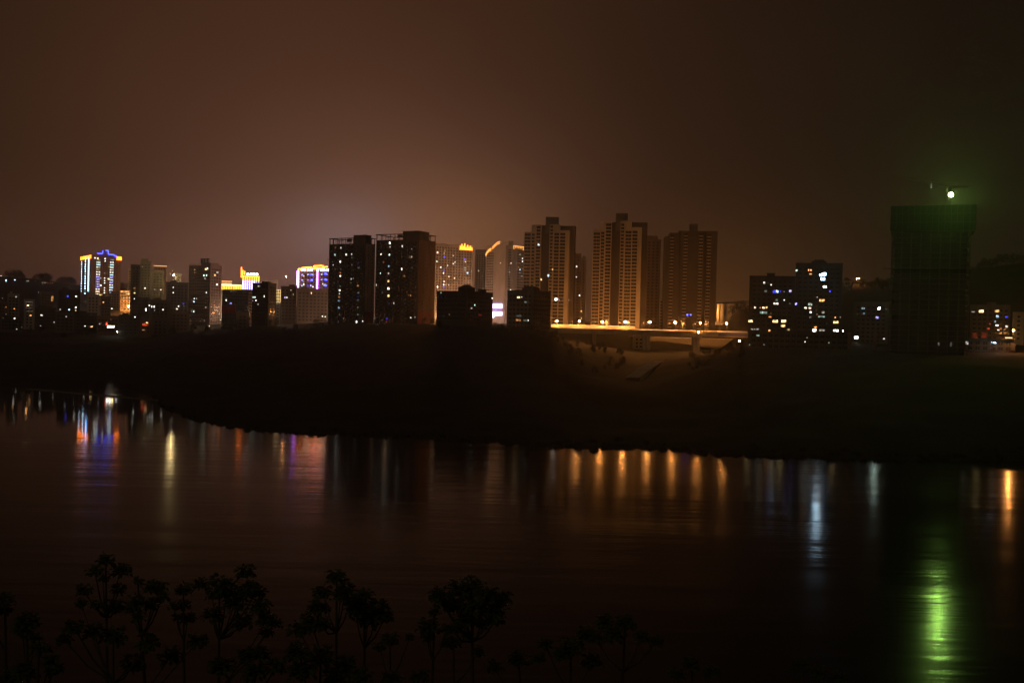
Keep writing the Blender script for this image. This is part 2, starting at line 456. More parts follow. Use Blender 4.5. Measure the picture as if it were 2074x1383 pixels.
# street lamps ------------------------------------------------------
LP = {}
LLEV = {1: 1.2, 2: 6.0, 3: 110.0, 4: 650.0, 5: 2200.0, 5.5: 1900.0, 6: 9000.0}
def lamp(px, py, code, lev, label=None, group=None, h=6.0, base=None, Y=None, name='street_lamp', rad=.28, arm=1.2):
    if Y is None:
        Y = 330.0
        while Y < 2500:
            p = at(px, py, Y)
            if Y > shore_depth(max(-500, min(2600, p.x/p.y*FPX+1037)))+8 and p.z < ground(p.x, p.y)+h: break
            Y += 4
    p = at(px, py, Y); zb = (ground(p.x, p.y)-.3) if base is None else base
    key = (round(h, 1), code, lev, rad, arm)
    hh = max(.6, p.z-zb)
    root = empty(name, (p.x, p.y, zb)); tag(root, label or 'small light on an added post among the dark low houses of the far shore', 'street lamp', group or 'street lights scattered through the far town')
    kp = ('pole', round(hh*2)/2, arm)
    if kp not in LP:
        LP[kp] = MB().tube((arm, .0, 0), (arm, 0, hh+.3), .13, .07, 6).tube((arm, 0, hh+.25), (0, 0, hh+.42), .05, .04, 5).mesh('pole', M_STEEL)
    link('pole', LP[kp], root)
    kh = ('head',)
    if kh not in LP: LP[kh] = MB().box(-.42, .42, -.18, .18, .16, .32).mesh('lamp_head', M_STEEL)
    o = link('lamp_head', LP[kh], root); o.location = (0, 0, hh+.06)
    kg = ('glass', code, lev, rad)
    if kg not in LP: LP[kg] = MB().ball((0, 0, 0), rad, 8, 5, .8).mesh('lamp_glass', emit(code, LLEV[lev]))
    hd = o; o = link('lamp_glass', LP[kg], hd); o.location = (0, 0, -.06)
    return root

def crop(ox, oy, sc, text):
    """rows of 'x,y,w,h,code+level' in an enlarged view -> picture pixels"""
    out = []
    for tok in text.split():
        x, y, w, h, c = tok.split(','); out.append((ox+float(x)*sc, oy+float(y)*sc, float(w)*sc, float(h)*sc, c[0], int(c[1:])))
    return out

# ---- the two slab blocks with open roof frames
def slab(label, xl, xc, xr, d, yaw, ytop, bulk, red):
    b = Block('apartment_block', label, 'building', xl, xc, xr, d, yaw, ytop, M_SLATE, sink=2)  # front coloured dark, its shade away from the city put in
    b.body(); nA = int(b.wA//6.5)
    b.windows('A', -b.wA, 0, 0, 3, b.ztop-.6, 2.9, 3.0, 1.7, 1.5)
    # side wall colour holds its lamplight
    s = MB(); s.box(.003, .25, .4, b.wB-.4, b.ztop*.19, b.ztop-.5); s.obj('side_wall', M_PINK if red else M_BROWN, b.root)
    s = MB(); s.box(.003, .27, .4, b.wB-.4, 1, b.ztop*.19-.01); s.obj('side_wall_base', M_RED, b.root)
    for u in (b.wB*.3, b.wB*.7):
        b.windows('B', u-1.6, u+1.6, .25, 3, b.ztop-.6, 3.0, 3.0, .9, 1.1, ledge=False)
    b.windows('B', .5, b.wB-.5, .25, 3, b.ztop-.6, 60, 3.0, .02, .02)
    # bays standing out of the front, balconies on them
    bay = MB()
    for i in range(nA):
        u = -b.wA+(i+.5)*b.wA/nA
        bay.box(u-1.3, u+1.3, -1.1, -.003, 2, b.ztop-1.5)
    bay.obj('bay', M_SLATE, b.root)
    for i in range(nA):
        u = -b.wA+(i+.5)*b.wA/nA
        b.windows('A', u-1.3, u+1.3, -1.1, 3, b.ztop-2, 2.4, 3.0, 1.8, 1.4, ledge=True)
    ac = MB()
    for i in range(90):
        u = -random.random()*b.wA; z = 4+3*random.randrange(int(b.ztop/3)-2)
        ac.box(u-.45, u+.45, -1.6, -1.11, z, z+.65)
    tag(ac.obj('air_conditioners', M_FRAME, b.root), kind='stuff')
    # open frame round the roof
    H = 4.2; z = b.ztop; fr = MB(); t = .35
    for y in (0.1, b.wB-.5):
        n = 9
        for i in range(n+1):
            x = -b.wA+.1+(b.wA-.6)*i/n; fr.box(x, x+t, y, y+t, z+.003, z+H)
        fr.box(-b.wA-.5, .5, y-.2, y+t+.2, z+H+.001, z+H+.6)
        fr.box(-b.wA*.78, -b.wA*.62, y+.02, y+t-.02, z+H*.5, z+H*.5+.3); fr.box(-b.wA*.5, -b.wA*.38, y+.02, y+t-.02, z+H*.35, z+H*.95)
    for i in range(4):
        y = .6+(b.wB-1.4)*i/3; fr.box(-.45, -.1, y, y+t, z+.003, z+H); fr.box(-b.wA, -b.wA+t, y, y+t, z+.003, z+H)
    fr.box(-.6, .2, .65, b.wB-.75, z+H+.002, z+H+.55); fr.box(-b.wA-.2, -b.wA+.5, .65, b.wB-.75, z+H+.002, z+H+.55)
    fr.obj('roof_frame', M_SLATE, b.root)
    x0 = b.X(bulk[0], ytop); x1 = b.X(bulk[1], ytop)
    b.roofbox(x0, min(x1, -.4), -.05, b.wB*.62, H+2.2)
    b.done(); return b
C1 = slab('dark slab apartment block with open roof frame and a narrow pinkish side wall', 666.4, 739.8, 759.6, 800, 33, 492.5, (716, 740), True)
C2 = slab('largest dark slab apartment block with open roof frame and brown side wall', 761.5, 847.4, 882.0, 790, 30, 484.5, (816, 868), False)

# ---- far blocks behind, lit by the added unseen lamps
D1 = Block('apartment_block', 'hazy reddish apartment tower with golden neon crown beside the largest slab block', 'building', 858, 870, 957, 1100, 62, 493.5, M_BEIGE)
D1.body().windows('B', 0, D1.wB, 0, 4, D1.ztop-1, 3.4, 3, 1.5, 1.4); D1.parapet()
nb = MB(); y0 = D1.loc(932, 510, 'B')[0].y; y1 = D1.loc(955, 510, 'B')[0].y
for i in range(9):
    y = y0+(y1-y0)*i/8; hh = [3, 5.2, 3.2, 6, 2.2, 4.5, 2.5, 3.8, 2][i]; nb.box(.3, .8, y-.45, y+.45, D1.ztop-3.5, D1.ztop-3.5+hh)
nb.box(.3, .7, y0-1, y1+1, D1.ztop-4.4, D1.ztop-3.6); nb.obj('crown_neon', emit('k', 9), D1.root); D1.done()
D2 = Block('apartment_block', 'narrow grey tower far off in haze between the two gold-crowned towers', 'building', 961.8, 986, None, 1350, 0, 513, M_BEIGE, wB=22)
D2.body().autowin(skipB=True); D2.roofbox(-16, -1, 1, 12, 4.5); D2.done()
D3 = Block('apartment_block', 'hazy tower with curved orange-lit roof arcs and two white sign bars below', 'building', 984, 1024, 1062, 1130, 38, 497, M_BEIGE)
D3.body(); D3.parapet(.8)
D3.windows('A', -D3.wA, -D3.wA*.55, 0, 4, D3.ztop-6, 2.6, 3, 1.7, 1.5)
D3.windows('B', D3.wB*.10, D3.wB*.32, 0, 4, D3.ztop-2, 2.6, 3, 1.7, 1.5); D3.windows('B', D3.wB*.6, D3.wB, 0, 4, D3.ztop-2, 2.6, 3, 1.7, 1.5)
D3.roofbox(-6, 4, .5, D3.wB*.25, 4.6)
for nm, (x0, x1, zz, hh) in {'a': (-D3.wA*1.0, -D3.wA*.72, -9, 6), 'b': (-D3.wA*.66, -D3.wA*.28, -1.5, 6)}.items():
    arc = MB()
    for k in range(10):
        t0, t1 = k/10, (k+1)/10
        p0 = (x0+(x1-x0)*t0, -.6, D3.ztop+zz+hh*math.sin(t0*math.pi/2)); p1 = (x0+(x1-x0)*t1, -.6, D3.ztop+zz+hh*math.sin(t1*math.pi/2))
        arc.tube(p0, p1, .35, .35, 5); arc.tube((p0[0], -.6, p0[2]-2.2), (p1[0], -.6, p1[2]-2.2), .22, .22, 5)
        arc.tube(p0, (p0[0], -.6, p0[2]-2.2), .15, .15, 5)
    arc.obj('roof_arc_light', emit('u', 2.6), D3.root)
lb = MB(); lb.box(.3, .8, D3.wB*.36, D3.wB*1.0, D3.ztop+.4, D3.ztop+1.0)
for i in range(8): y = D3.wB*(.4+.6*i/7); lb.box(.4, .8, y-.3, y+.2, D3.ztop-1.8-(1.6 if i in (0, 6) else 0), D3.ztop+.39)
lb.obj('roof_edge_light', emit('u', 2), D3.root)
for py, hh in ((619.8, 2.9), (635.2, 2.5)):
    p = D3.loc(1007.5, py, 'A')[0]
    sg = MB().box(p.x-5.6/math.cos(D3.yaw), p.x+5.6/math.cos(D3.yaw), -.9, -.3, p.z-hh*.85, p.z+hh*.85); sg.obj('sign_bar', emit('l', 7), D3.root)
D3.done()
D4 = Block('apartment_block', 'dark mid-rise block with gabled roof house in front of the gold-crowned tower', 'building', 884, 945, 998, 680, 35, 592, M_SLATE)
D4.body().autowin(pitch=3.0); D4.parapet(.9)
rb = MB(); x0, x1 = D4.X(924, 590), D4.X(944, 590); zt = D4.ztop
rb.box(x0, x1, 2, 10, zt+.003, zt+3.0); k = len(rb.v)
rb.v += [(x0-.5, 1.5, zt+3.0), (x1+.5, 1.5, zt+3.0), (x1+.5, 10.5, zt+3.0), (x0-.5, 10.5, zt+3.0), (x0+2, 6, zt+5.4), (x1-2, 6, zt+5.4)]
rb.f += [(k, k+1, k+5, k+4), (k+2, k+3, k+4, k+5), (k+1, k+2, k+5), (k+3, k, k+4), (k+3, k+2, k+1, k)]; rb.mi += [0]*5
rb.obj('roof_house', M_ROOF, D4.root); D4.roofbox(-3.2, -.6, D4.wB*.55, D4.wB*.75, 2.6); D4.done()
D5 = Block('apartment_block', 'dark mid-rise block with one big orange-lit window at the bridge end', 'building', 1027, 1080, 1115, 670, 30, 590.5, M_DARKC)
D5.body().autowin(pitch=3.0); D5.parapet(.9)
rb = MB(); x0, x1 = D5.X(1056, 588), D5.X(1080, 588); zt = D5.ztop
rb.box(x0, x1, 1, 9, zt+.003, zt+2.6); rb.box(x0+1, x1-1, 2, 8, zt+2.601, zt+3.6); rb.obj('stair_bulkhead', M_DARKC, D5.root); D5.done()

# ---- the tall towers behind the bridge
def tower(label, d, yaw, xl, xr, xs, ytop, wB, wall, parts, box, bands, ybot, side=True, band=None):
    b = Block('apartment_tower', label, 'building', xl, xr, xs, d, yaw, ytop, wall, wB=wB, sink=4)
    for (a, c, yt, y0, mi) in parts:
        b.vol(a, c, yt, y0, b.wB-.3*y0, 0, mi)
    x0, x1, z1 = b.X(box[0], box[2], 5), b.X(box[1], box[2], 5), b.loc(box[0], box[2], 'A', 5)[0].z
    q = MB().box(x0, x1, 4.5, 13, b.ztop-4, z1); q.box(x0-.4, x1+.4, 4.1, 13.4, z1+.001, z1+.5); q.obj('roof_tank_house', M_DARKC, b.root)
    for (a, c, yt, off) in bands:
        x0, x1 = b.X(a, yt, off), b.X(c, yt, off); zt = b.loc((a+c)/2, yt, 'A', off)[0].z
        me = MB().box(x0, x1, off-1.15, off-.003, 0, .80).box(x0, x1, off-1.16, off-1.0, .801, .88).mesh('balcony', band or b.wallm)
        zz = zt-3.0; i = 0
        while zz > 5:
            o = link('balcony', me, b.root); o.location = (0, 0, zz-.4)
            n = max(1, int((x1-x0)/2.4))
            for k in range(n):
                u = x0+(k+.5)*(x1-x0)/n
                b.grid.box(u-(x1-x0)/n*.46, u+(x1-x0)/n*.46, off-.10, off-.002, zz+.42, zz+2.58, 0)
                b.grid.box(u-.05, u+.05, off-.16, off-.10, zz+.42, zz+2.58, 1)
            zz -= 3.0
        fin = MB().box(x0-.35, x0-.01, off-1.3, off-.002, 2, zt-1).box(x1+.01, x1+.35, off-1.3, off-.002, 2, zt-1)
        fin.obj('balcony_fin', b.wallm, b.root)
    if side: b.windows('B', 1.5, b.wB-1, 0, 5, b.ztop-3, 4.0, 3.0, 1.2, 1.3, ledge=False)
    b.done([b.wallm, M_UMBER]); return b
def z5(x): return 1040+x*.1952
def y5(y): return 420+y*.1952
E1 = tower('tall apartment tower with cream balcony bands beside the dark block at the bridge end', 875, 10, 1062.4, 1153, None, y5(215), 20, M_BEIGE,
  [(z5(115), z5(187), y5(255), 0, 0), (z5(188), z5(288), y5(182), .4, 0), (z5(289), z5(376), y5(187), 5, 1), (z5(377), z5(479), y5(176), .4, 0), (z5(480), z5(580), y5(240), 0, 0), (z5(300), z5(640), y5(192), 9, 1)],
  (z5(336), z5(460), y5(107)), [(z5(118), z5(180), y5(268), 0), (z5(192), z5(222), y5(268), .4), (z5(240), z5(284), y5(190), .4), (z5(384), z5(412), y5(186), .4), (z5(424), z5(476), y5(262), .4), (z5(484), z5(540), y5(262), 0)], 660)
E2 = tower('tallest apartment tower with cream balcony bands standing behind the bridge middle', 865, 8, 1202, 1299.6, None, y5(190), 20, M_BEIGE,
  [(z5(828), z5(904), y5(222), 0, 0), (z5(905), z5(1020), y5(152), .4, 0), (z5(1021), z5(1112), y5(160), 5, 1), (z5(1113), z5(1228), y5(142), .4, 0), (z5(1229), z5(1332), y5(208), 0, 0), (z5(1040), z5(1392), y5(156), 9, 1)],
  (z5(1062), z5(1186), y5(67)), [(z5(832), z5(900), y5(258), 0), (z5(910), z5(945), y5(250), .4), (z5(960), z5(1016), y5(165), .4), (z5(1118), z5(1150), y5(165), .4), (z5(1164), z5(1226), y5(242), .4), (z5(1234), z5(1290), y5(240), 0)], 660)
def z6(x): return 1340+x*.0868
def y6(y): return 450+y*.0868
E3 = tower('dark reddish apartment tower with no lit crown, nearest the pillared viaduct', 905, 4, 1344, 1451.6, None, y6(230), 22, M_UMBER,
  [(z6(90), z6(190), y6(330), 2, 0), (z6(191), z6(410), y6(250), 0, 0), (z6(411), z6(455), y6(200), 3, 1), (z6(456), z6(870), y6(205), 0, 0), (z6(871), z6(975), y6(212), .5, 0), (z6(976), z6(1055), y6(212), 4, 1), (z6(1056), z6(1310), y6(210), .3, 0)],
  (z6(670), z6(845), y6(52)), [(z6(205), z6(290), y6(290), 0), (z6(520), z6(612), y6(250), 0), (z6(878), z6(970), y6(250), .5), (z6(1064), z6(1160), y6(270), .3)], 660, band=M_BEIGE)
B = Block('apartment_tower', 'dark plain tower tucked behind the tallest balcony tower', 'building', 1300, 1338, None, 965, 0, 485, M_BROWN, wB=18)
B.body().autowin(skipB=True, pitch=4); B.roofbox(-14, -3, 1, 9, 3.2); B.done()
B = Block('apartment_tower', 'thin pale distant tower seen in the gap between two balcony towers', 'building', 1176.5, 1187, None, 1010, 0, 523, M_BEIGE, wB=14)
B.body().windows('A', -B.wA, 0, 0, 3, B.ztop-1, 2.6, 3, 1.1, 1.2); B.roofbox(-4, -1, 1, 6, 2); B.done()
B = Block('apartment_tower', 'dark tower in the gap touching the cream-banded tower above the bridge', 'building', 1158, 1177, None, 985, 0, 515, M_BROWN, wB=16)
B.body().autowin(skipB=True, pitch=3.4); B.parapet(.9); B.done()
B = Block('lit_building', 'sliver of orange-lit building in the slit beside the dark reddish tower', 'building', 1335.5, 1342.5, None, 1000, 0, 605, M_PALE, wB=10)
B.body().autowin(skipB=True, pitch=2.2); B.done()

# ---- right-hand blocks
H1 = Block('apartment_block', 'black mid-rise block with many yellow and blue lit windows by the bridge', 'building', 1517.5, 1610.5, None, 680, 14, 562, M_SLATE, wB=18)
H1.body().autowin(skipB=True, pitch=3.4); H1.parapet(.9); H1.roofbox(-H1.wA*.62, -H1.wA*.45, 1, 8, 2.6); H1.done()
H2 = Block('apartment_block', 'black apartment block with dazzling white window, taller neighbour of the yellow-windowed block', 'building', 1611.5, 1706, None, 662, 16, 536, M_SLATE, wB=18)
H2.body().autowin(skipB=True, pitch=3.4); H2.parapet(1.0)
q = MB(); x0, x1 = H2.X(1644, 536), H2.X(1674, 536); q.box(x0, x1, 1, 9, H2.ztop+.003, H2.ztop+2.4); q.box(x0+1.6, x1-1.4, 2, 8, H2.ztop+2.401, H2.ztop+3.4); q.obj('stair_bulkhead', M_SLATE, H2.root); H2.done()
PD = Block('podium', 'dark long podium terrace under the two black apartment blocks', 'building', 1517, 1722, None, 640, 16, 673, M_SLATE, wB=16)
PD.body().windows('A', -PD.wA, 0, 0, 1, PD.ztop-.6, 3.6, 3.6, 2.2, 1.9)
rl = MB()
for i in range(60): x = -PD.wA+.3+(PD.wA-.7)*i/59; rl.box(x, x+.06, .2, .26, PD.ztop+.003, PD.ztop+1.0)
rl.box(-PD.wA+.1, -.1, .15, .31, PD.ztop+1.001, PD.ztop+1.1); rl.obj('railing', M_STEEL, PD.root); PD.done()
H3 = Block('apartment_block', 'low dim block with bluish windows beside the construction tower', 'building', 1728, 1800, None, 710, 20, 614, M_DARKC, wB=14)
H3.body().autowin(skipB=True, pitch=3.4); H3.parapet(.8); H3.done()
for px, lab in ((1720, 'brown concrete column beside the dark podium end'), (1772, 'brown concrete column below the low dim block')):
    p = at(px, 700, 640); z1 = at(px, 673, 640).z; c = empty('concrete_column', (p.x, p.y, ground(p.x, p.y)-1)); tag(c, lab, 'column')
    z1 -= c.location.z; MB().box(-.9, .9, -.8, .8, 0, z1-.6).obj('shaft', M_BROWN, c); MB().box(-1.2, 1.2, -1.1, 1.1, z1-.599, z1).obj('capital', M_BROWN, c)
J1 = Block('apartment_block', 'low block of scattered coloured windows past the construction tower', 'building', 1965, 2046, None, 665, 24, 620, M_DARKC, wB=14)
J1.body().autowin(skipB=True, pitch=3.2); J1.parapet(.8); J1.roofbox(-14, -9, 1, 6, 2.2); J1.done()
J2 = Block('apartment_block', 'small brown-lit block behind the orange lamp on tall post', 'building', 2052, 2074, None, 690, 24, 632, M_BEIGE, wB=12)
J2.body().autowin(skipB=True, pitch=3.2); J2.done()
J3 = Block('shop_row', 'low dark shop row with pale lit doorways at the construction tower foot', 'building', 1890, 2056, None, 600, 22, 688, M_SLATE, wB=8)
J3.body(); J3.windows('A', -J3.wA, 0, 0, .3, J3.ztop, 4.2, 3.2, 2.4, 2.2, ledge=False)
aw = MB().box(-J3.wA-.4, .4, -1.4, J3.wB+.4, J3.ztop+.003, J3.ztop+.3); aw.obj('awning_roof', M_ROOF, J3.root); J3.done()

# ---- construction tower with netting, floodlight and crane
T = Block('construction_tower', 'black unfinished tower wrapped in green netting with floodlight on roof', 'building', 1806, 1969, None, 570, 22, 424, M_SLATE, wB=26)
zt = T.ztop; x0, x1 = -T.wA, 0
sl = MB(); n = int(zt/3)
T.boxes.box(x0+2.2, x1-2.2, 2.2, 23.8, 0, zt-1)
sl_me = MB().box(x0, x1, 0, 26, 0, .35).mesh('floor_slab', M_DARKC)
for j in range(1, n): o = link('floor_slab', sl_me, T.root); o.location = (0, 0, zt-1-j*3.0)
cm = MB().box(-.4, .4, -.4, .4, 0, zt-.5).mesh('column', M_DARKC)
for i in range(9):
    for y in (.6, 25.4): o = link('column', cm, T.root); o.location = (x0+.6+(x1-x0-1.2)*i/8, y, 0)
wp = MB()
for j in range(n-1):
    for i in range(8):
        if random.random() < .55:
            u = x0+.6+(x1-x0-1.2)*(i+.5)/8; wp.box(u-1.9, u+1.9*random.uniform(.3, 1), .25, .45, zt-1-(j+1)*3+.36, zt-1-(j+1)*3+random.choice((1.1, 2.9)))
tag(wp.obj('infill_walls', M_SLATE, T.root), kind='stuff')
nb = T.loc(1890, 468)[0].z; ntp = T.loc(1890, 416.5)[0].z
pm = {}
npan = 14; wx0, wx1 = T.X(1804, 440), T.X(1977, 440)
for i in range(npan):
    for j in range(3):
        a = wx0+(wx1-wx0)*i/npan; w = (wx1-wx0)/npan; z0 = nb+(ntp-nb)*j/3; h = (ntp-nb)/3
        if 'p' not in pm: pm['p'] = MB().box(.06, w-.06, -.05, .05, .06, h-.06).mesh('net_panel', M_NET)
        for y in (-1.6, 27.6):
            o = link('net_panel', pm['p'], T.root); o.location = (a, y+random.uniform(-.06, .06), z0)
for j in range(3):
    for i in range(7):
        z0 = nb+(ntp-nb)*j/3; h = (ntp-nb)/3; w = 29.2/7
        if 'q' not in pm: pm['q'] = MB().box(-.05, .05, .06, w-.06, .06, h-.06).mesh('net_panel', M_NET)
        for x in (wx0, wx1): o = link('net_panel', pm['q'], T.root); o.location = (x, -1.6+i*w, z0)
sc = MB()
for i in range(npan+1):
    x = wx0+(wx1-wx0)*i/npan
    for y in (-1.5, -.4): sc.tube((x, y, nb-2), (x, y, ntp+random.choice((.2, .4, 1.5, .3))), .05, .05, 5)
for j in range(7): z = nb+(ntp-nb)*j/6; sc.box(wx0, wx1, -1.5, -.3, z-.05, z+.05)
tag(sc.obj('scaffold', M_STEEL, T.root), kind='stuff')
zl = T.loc(1806, 544)[0].z
pl = MB().box(wx0-3.2, wx1+2.0, -3.2, -.003, zl-.2, zl+.1).box(wx0-3.2, wx0-3.1, -3.2, -.1, zl+.101, zl+1.6).box(wx1+1.9, wx1+2.0, -3.2, -.1, zl+.101, zl+1.6)
pl.obj('catch_platform', M_DARKC, T.root)
rd = MB()
for px, hh in ((1839.9, 2.6), (1836, 1.0), (1843, .8), (1850, .9), (1862, .6), (1875, .7), (1955, .9), (1965, .6)):
    u = T.X(px, 416); rd.tube((u, .2, ntp-1), (u, .2, ntp+hh), .06, .05, 5)
rd.obj('rebar_posts', M_STEEL, T.root)
T.reg('A', x0, x1, 0, 0, zt); T.done()
lp = T.loc(1926, 395)[0]; lr = link('floodlight', None); lw = T.inv.inverted() @ Vector((lp.x, -1.0, 0)); lr.location = (lw.x, lw.y, T.zb+ntp-1.2); hh = T.zb+lp.z-lr.location.z
tag(lr, 'green-white floodlight on a mast above the netted construction tower', 'floodlight')
MB().tube((0, 0, 0), (0, 0, hh-.5), .12, .09, 6).tube((-.9, .9, 0), (0, 0, hh*.6), .05, .05, 5).tube((.9, .9, 0), (0, 0, hh*.6), .05, .05, 5).obj('mast', M_STEEL, lr)
MB().box(-1.25, 1.25, .32, .7, hh-1.1, hh+1.1).box(-.1, .1, -.1, .1, hh-1.0, hh-.71).obj('lamp_housing', M_STEEL, lr)
gl = MB().ball((0, 0, 0), 1.2, 12, 7); o = gl.obj('lamp_glass', emit('G', 720), lr); o.location = (0, 0, hh); o.scale = (1, .25, .85)
# tower crane behind the roof
kb = at(1922, 384, 592); kr = empty('tower_crane', (kb.x, kb.y, T.zb)); tag(kr, 'faint tower crane with long jib above the construction tower', 'crane')
kz = kb.z-T.zb
def lattice(p0, p1, w, n, r=.07):
    b = MB(); p0 = Vector(p0); p1 = Vector(p1); d = (p1-p0)/n; ax = d.normalized(); s1 = ax.orthogonal().normalized(); s2 = ax.cross(s1)
    cs = [s1*w+s2*w, s1*w-s2*w, -s1*w-s2*w, -s1*w+s2*w]
    for c in cs: b.tube(p0+c, p1+c, r, r, 4)
    for i in range(n):
        a = p0+d*i
        for k in range(4): b.tube(a+cs[k], a+d+cs[(k+1) % 4], r*.6, r*.6, 4)
    return b
lattice((0, 0, 0), (0, 0, kz+1), .8, 40).obj('mast', M_STEEL, kr)
je = at(1800, 352, 640); lattice((0, 0, kz+1.4), (je.x-kb.x, je.y-kb.y, je.z-T.zb), .5, 26, .06).obj('jib', M_STEEL, kr)
lattice((0, 0, kz+1.4), (9, -6, kz+1.0), .5, 6, .06).obj('counter_jib', M_STEEL, kr)
MB().box(-1.1, 1.1, -1.1, 1.1, kz-1.2, kz+.9).obj('cab', M_STEEL, kr)
p = at(1886, 380, 612); MB().ball((p.x-kb.x, p.y-kb.y, p.z-T.zb), .16, 6, 4).tube((p.x-kb.x, p.y-kb.y, p.z-T.zb), (p.x-kb.x, p.y-kb.y, p.z-T.zb+3), .03, .03, 4).obj('hook_light', emit('g', 3), kr)

# ---- left town: the neon tower
A = Block('hotel_tower', 'tower outlined in blue neon with gold corner crowns and lit bands', 'building', 163.5, 184, 244, 1310, 55, 519, M_PINK)
A.body().parapet(.9); A.windows('B', 2, A.wB-1, 0, 4, A.ztop-2, 3.4, 3.2, 1.4, 1.3)
for (f, xa, xb) in (('A', 164, 172), ('A', 173.5, 189), ('B', 237, 245.5)):
    nn = MB(); pa = A.loc(xa, 518, f)[0]; pb = A.loc(xb, 520, f)[0]
    for r_ in range(2):
        if f == 'A':
            nn.box(pa.x, min(pb.x, .6), -.7, -.3, A.ztop-2+r_*2.4, A.ztop-1+r_*2.4)
            for i in range(4): u = pa.x+(min(pb.x, .6)-pa.x)*i/3; nn.box(u-.25, u+.25, -.72, -.28, A.ztop-3+r_*.3, A.ztop+1.6)
        else:
            nn.box(.3, .7, pa.y, pb.y, A.ztop-2+r_*2.4, A.ztop-1+r_*2.4)
            for i in range(5): u = pa.y+(pb.y-pa.y)*i/4; nn.box(.28, .72, u-.4, u+.4, A.ztop-3.2+r_*.3, A.ztop+1.2)
    nn.obj('crown_neon', emit('k', 9), A.root)
q = A.loc(180.5, 522, 'A')[0]; q2 = A.loc(179.5, 590, 'A')[0]
MB().box(q.x-1.0, q.x+1.0, -.8, -.2, q2.z, q.z).obj('neon_strip', emit('s', 10), A.root)
def neon_path(b, face, pts, r, code, st, off=.6, name='neon_outline'):
    mb = MB(); ps = [b.loc(x, y, face, off if face == 'B' else -off)[0] for x, y in pts]
    for p0, p1 in zip(ps, ps[1:]): mb.tube(p0, p1, r, r, 5)
    return mb.obj(name, emit(code, st), b.root)
def cA(x): return 150+x*.08677
def cAy(y): return 495+y*.08677
neon_path(A, 'B', [(cA(540), cAy(210)), (cA(662), cAy(216)), (cA(672), cAy(150))], .55, 'n', 12)
neon_path(A, 'B', [(cA(740), cAy(143)), (cA(797), cAy(145)), (cA(803), cAy(232)), (cA(930), cAy(243)), (cA(945), cAy(266)), (cA(995), cAy(273))], .55, 'n', 12)
# gabled roof body carrying the outline
y0, y1 = A.loc(cA(560), 515, 'B')[0].y, A.loc(cA(980), 515, 'B')[0].y; ym0, ym1 = A.loc(cA(672), 510, 'B')[0].y, A.loc(cA(797), 510, 'B')[0].y
z1 = A.loc(cA(700), cAy(216), 'B')[0].z; z2 = A.loc(cA(760), cAy(146), 'B')[0].z
MB().box(-9, .2, y0, y1, A.ztop+.004, z1-.5).box(-8, .1, ym0, ym1, z1-.499, z2).obj('roof_house', M_PINK, A.root); A.done()
LIGHTS = []
def row(x0, y0, x1, y1, n, w, h, codes):
    for i in range(n):
        t = i/(n-1); c = codes[i % len(codes)]
        LIGHTS.append((cA(x0+(x1-x0)*t), cAy(y0+(y1-y0)*t), w*.08677, h*.08677, c[0], int(c[1:])))
row(183, 348, 171, 1088, 14, 22, 28, ['c4']); row(270, 345, 256, 1145, 15, 52, 26, ['c4', 'c4', 'c4', 'c4', 'c4', 'c4', 'g3'])
row(570, 360, 545, 1158, 15, 88, 24, ['g2', 'g3', 'c3', 'W3', 'y2', 'W3', 'W3', 'l3', 'l3', 'l3', 'l3', 'l3', 'W3', 'p3', 'y3'])
row(886, 360, 862, 1065, 13, 80, 26, ['g2', 'W3', 'c3', 'g3', 'W3', 'W3', 'c3', 'l3', 'c3', 'l3', 'W3', 'c3', 'c3'])
LIGHTS += crop(150, 495, .08677, '488,318,26,34,W3 553,325,34,40,y3 725,334,30,34,W3 726,390,26,26,W3 714,672,22,22,p2 713,788,26,26,W3 712,845,26,26,W3 712,902,26,28,W3 710,1016,26,24,W3 708,1073,26,26,W3 706,1128,26,28,W3 702,1183,22,30,W2 815,522,30,40,y2 806,806,38,42,y3 622,785,26,40,W2 622,958,36,40,W3 612,1178,36,30,y3 1028,427,18,18,o2 1026,593,18,18,o2 1020,763,18,18,o2 1018,932,20,20,o2 845,1120,40,20,c2')

# other left-hand buildings: (name, label, xl, xc, xr|None, depth, yaw, top, wall, wB)
def simple(label, xl, xc, xr, d, yaw, yt, wall, wB=None, name='apartment_block', pitch=3.3, box=None, par=True, fl=3.0, **k):
    if xr is None and yaw == 0: yaw = math.degrees(math.atan(((xl+xc)/2-1037)/FPX))
    b = Block(name, label, 'building', xl, xc, xr, d, yaw, yt, wall, wB=wB, **k); b.body().autowin(pitch=pitch, fl=fl, skipB=wB is not None)
    if par: b.parapet(.9)
    if box: b.roofbox(b.X(box[0], yt), min(b.X(box[1], yt), -.3), .6, b.wB*.6, box[2])
    b.done(); return b
A6a = simple('grey stepped tower wing with a few warm windows', 264, 284, None, 1110, 0, 538, M_GREY, 18)
A6b = simple('dark taller tower joined to the grey stepped wing behind it', 283.5, 306, None, 1090, 0, 531, M_GREY, 20, box=(286, 300, 3))
A6c = simple('dark block attached to the taller dark tower on its lamp side', 306.5, 332, None, 1100, 0, 550, M_GREY, 16)
A7 = simple('distant block with an orange-lit parapet behind the dark towers', 311, 337, None, 1260, 0, 539.5, M_PINK, 14, par=False)
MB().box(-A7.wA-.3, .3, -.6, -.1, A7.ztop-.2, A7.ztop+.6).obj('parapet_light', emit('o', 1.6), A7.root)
simple('pale narrow block glowing dimly behind the grey stepped tower', 259, 265, None, 1210, 0, 545, M_PALE, 10)
simple('dark mid block between the lamp mast and the sign-topped tower', 336, 381, None, 1010, 0, 574, M_GREY, 15, box=(345, 360, 2.4))
simple('lamp-lit pale block just behind the tall lamp mast', 351, 367, None, 1120, 0, 556, M_PALE, 12)
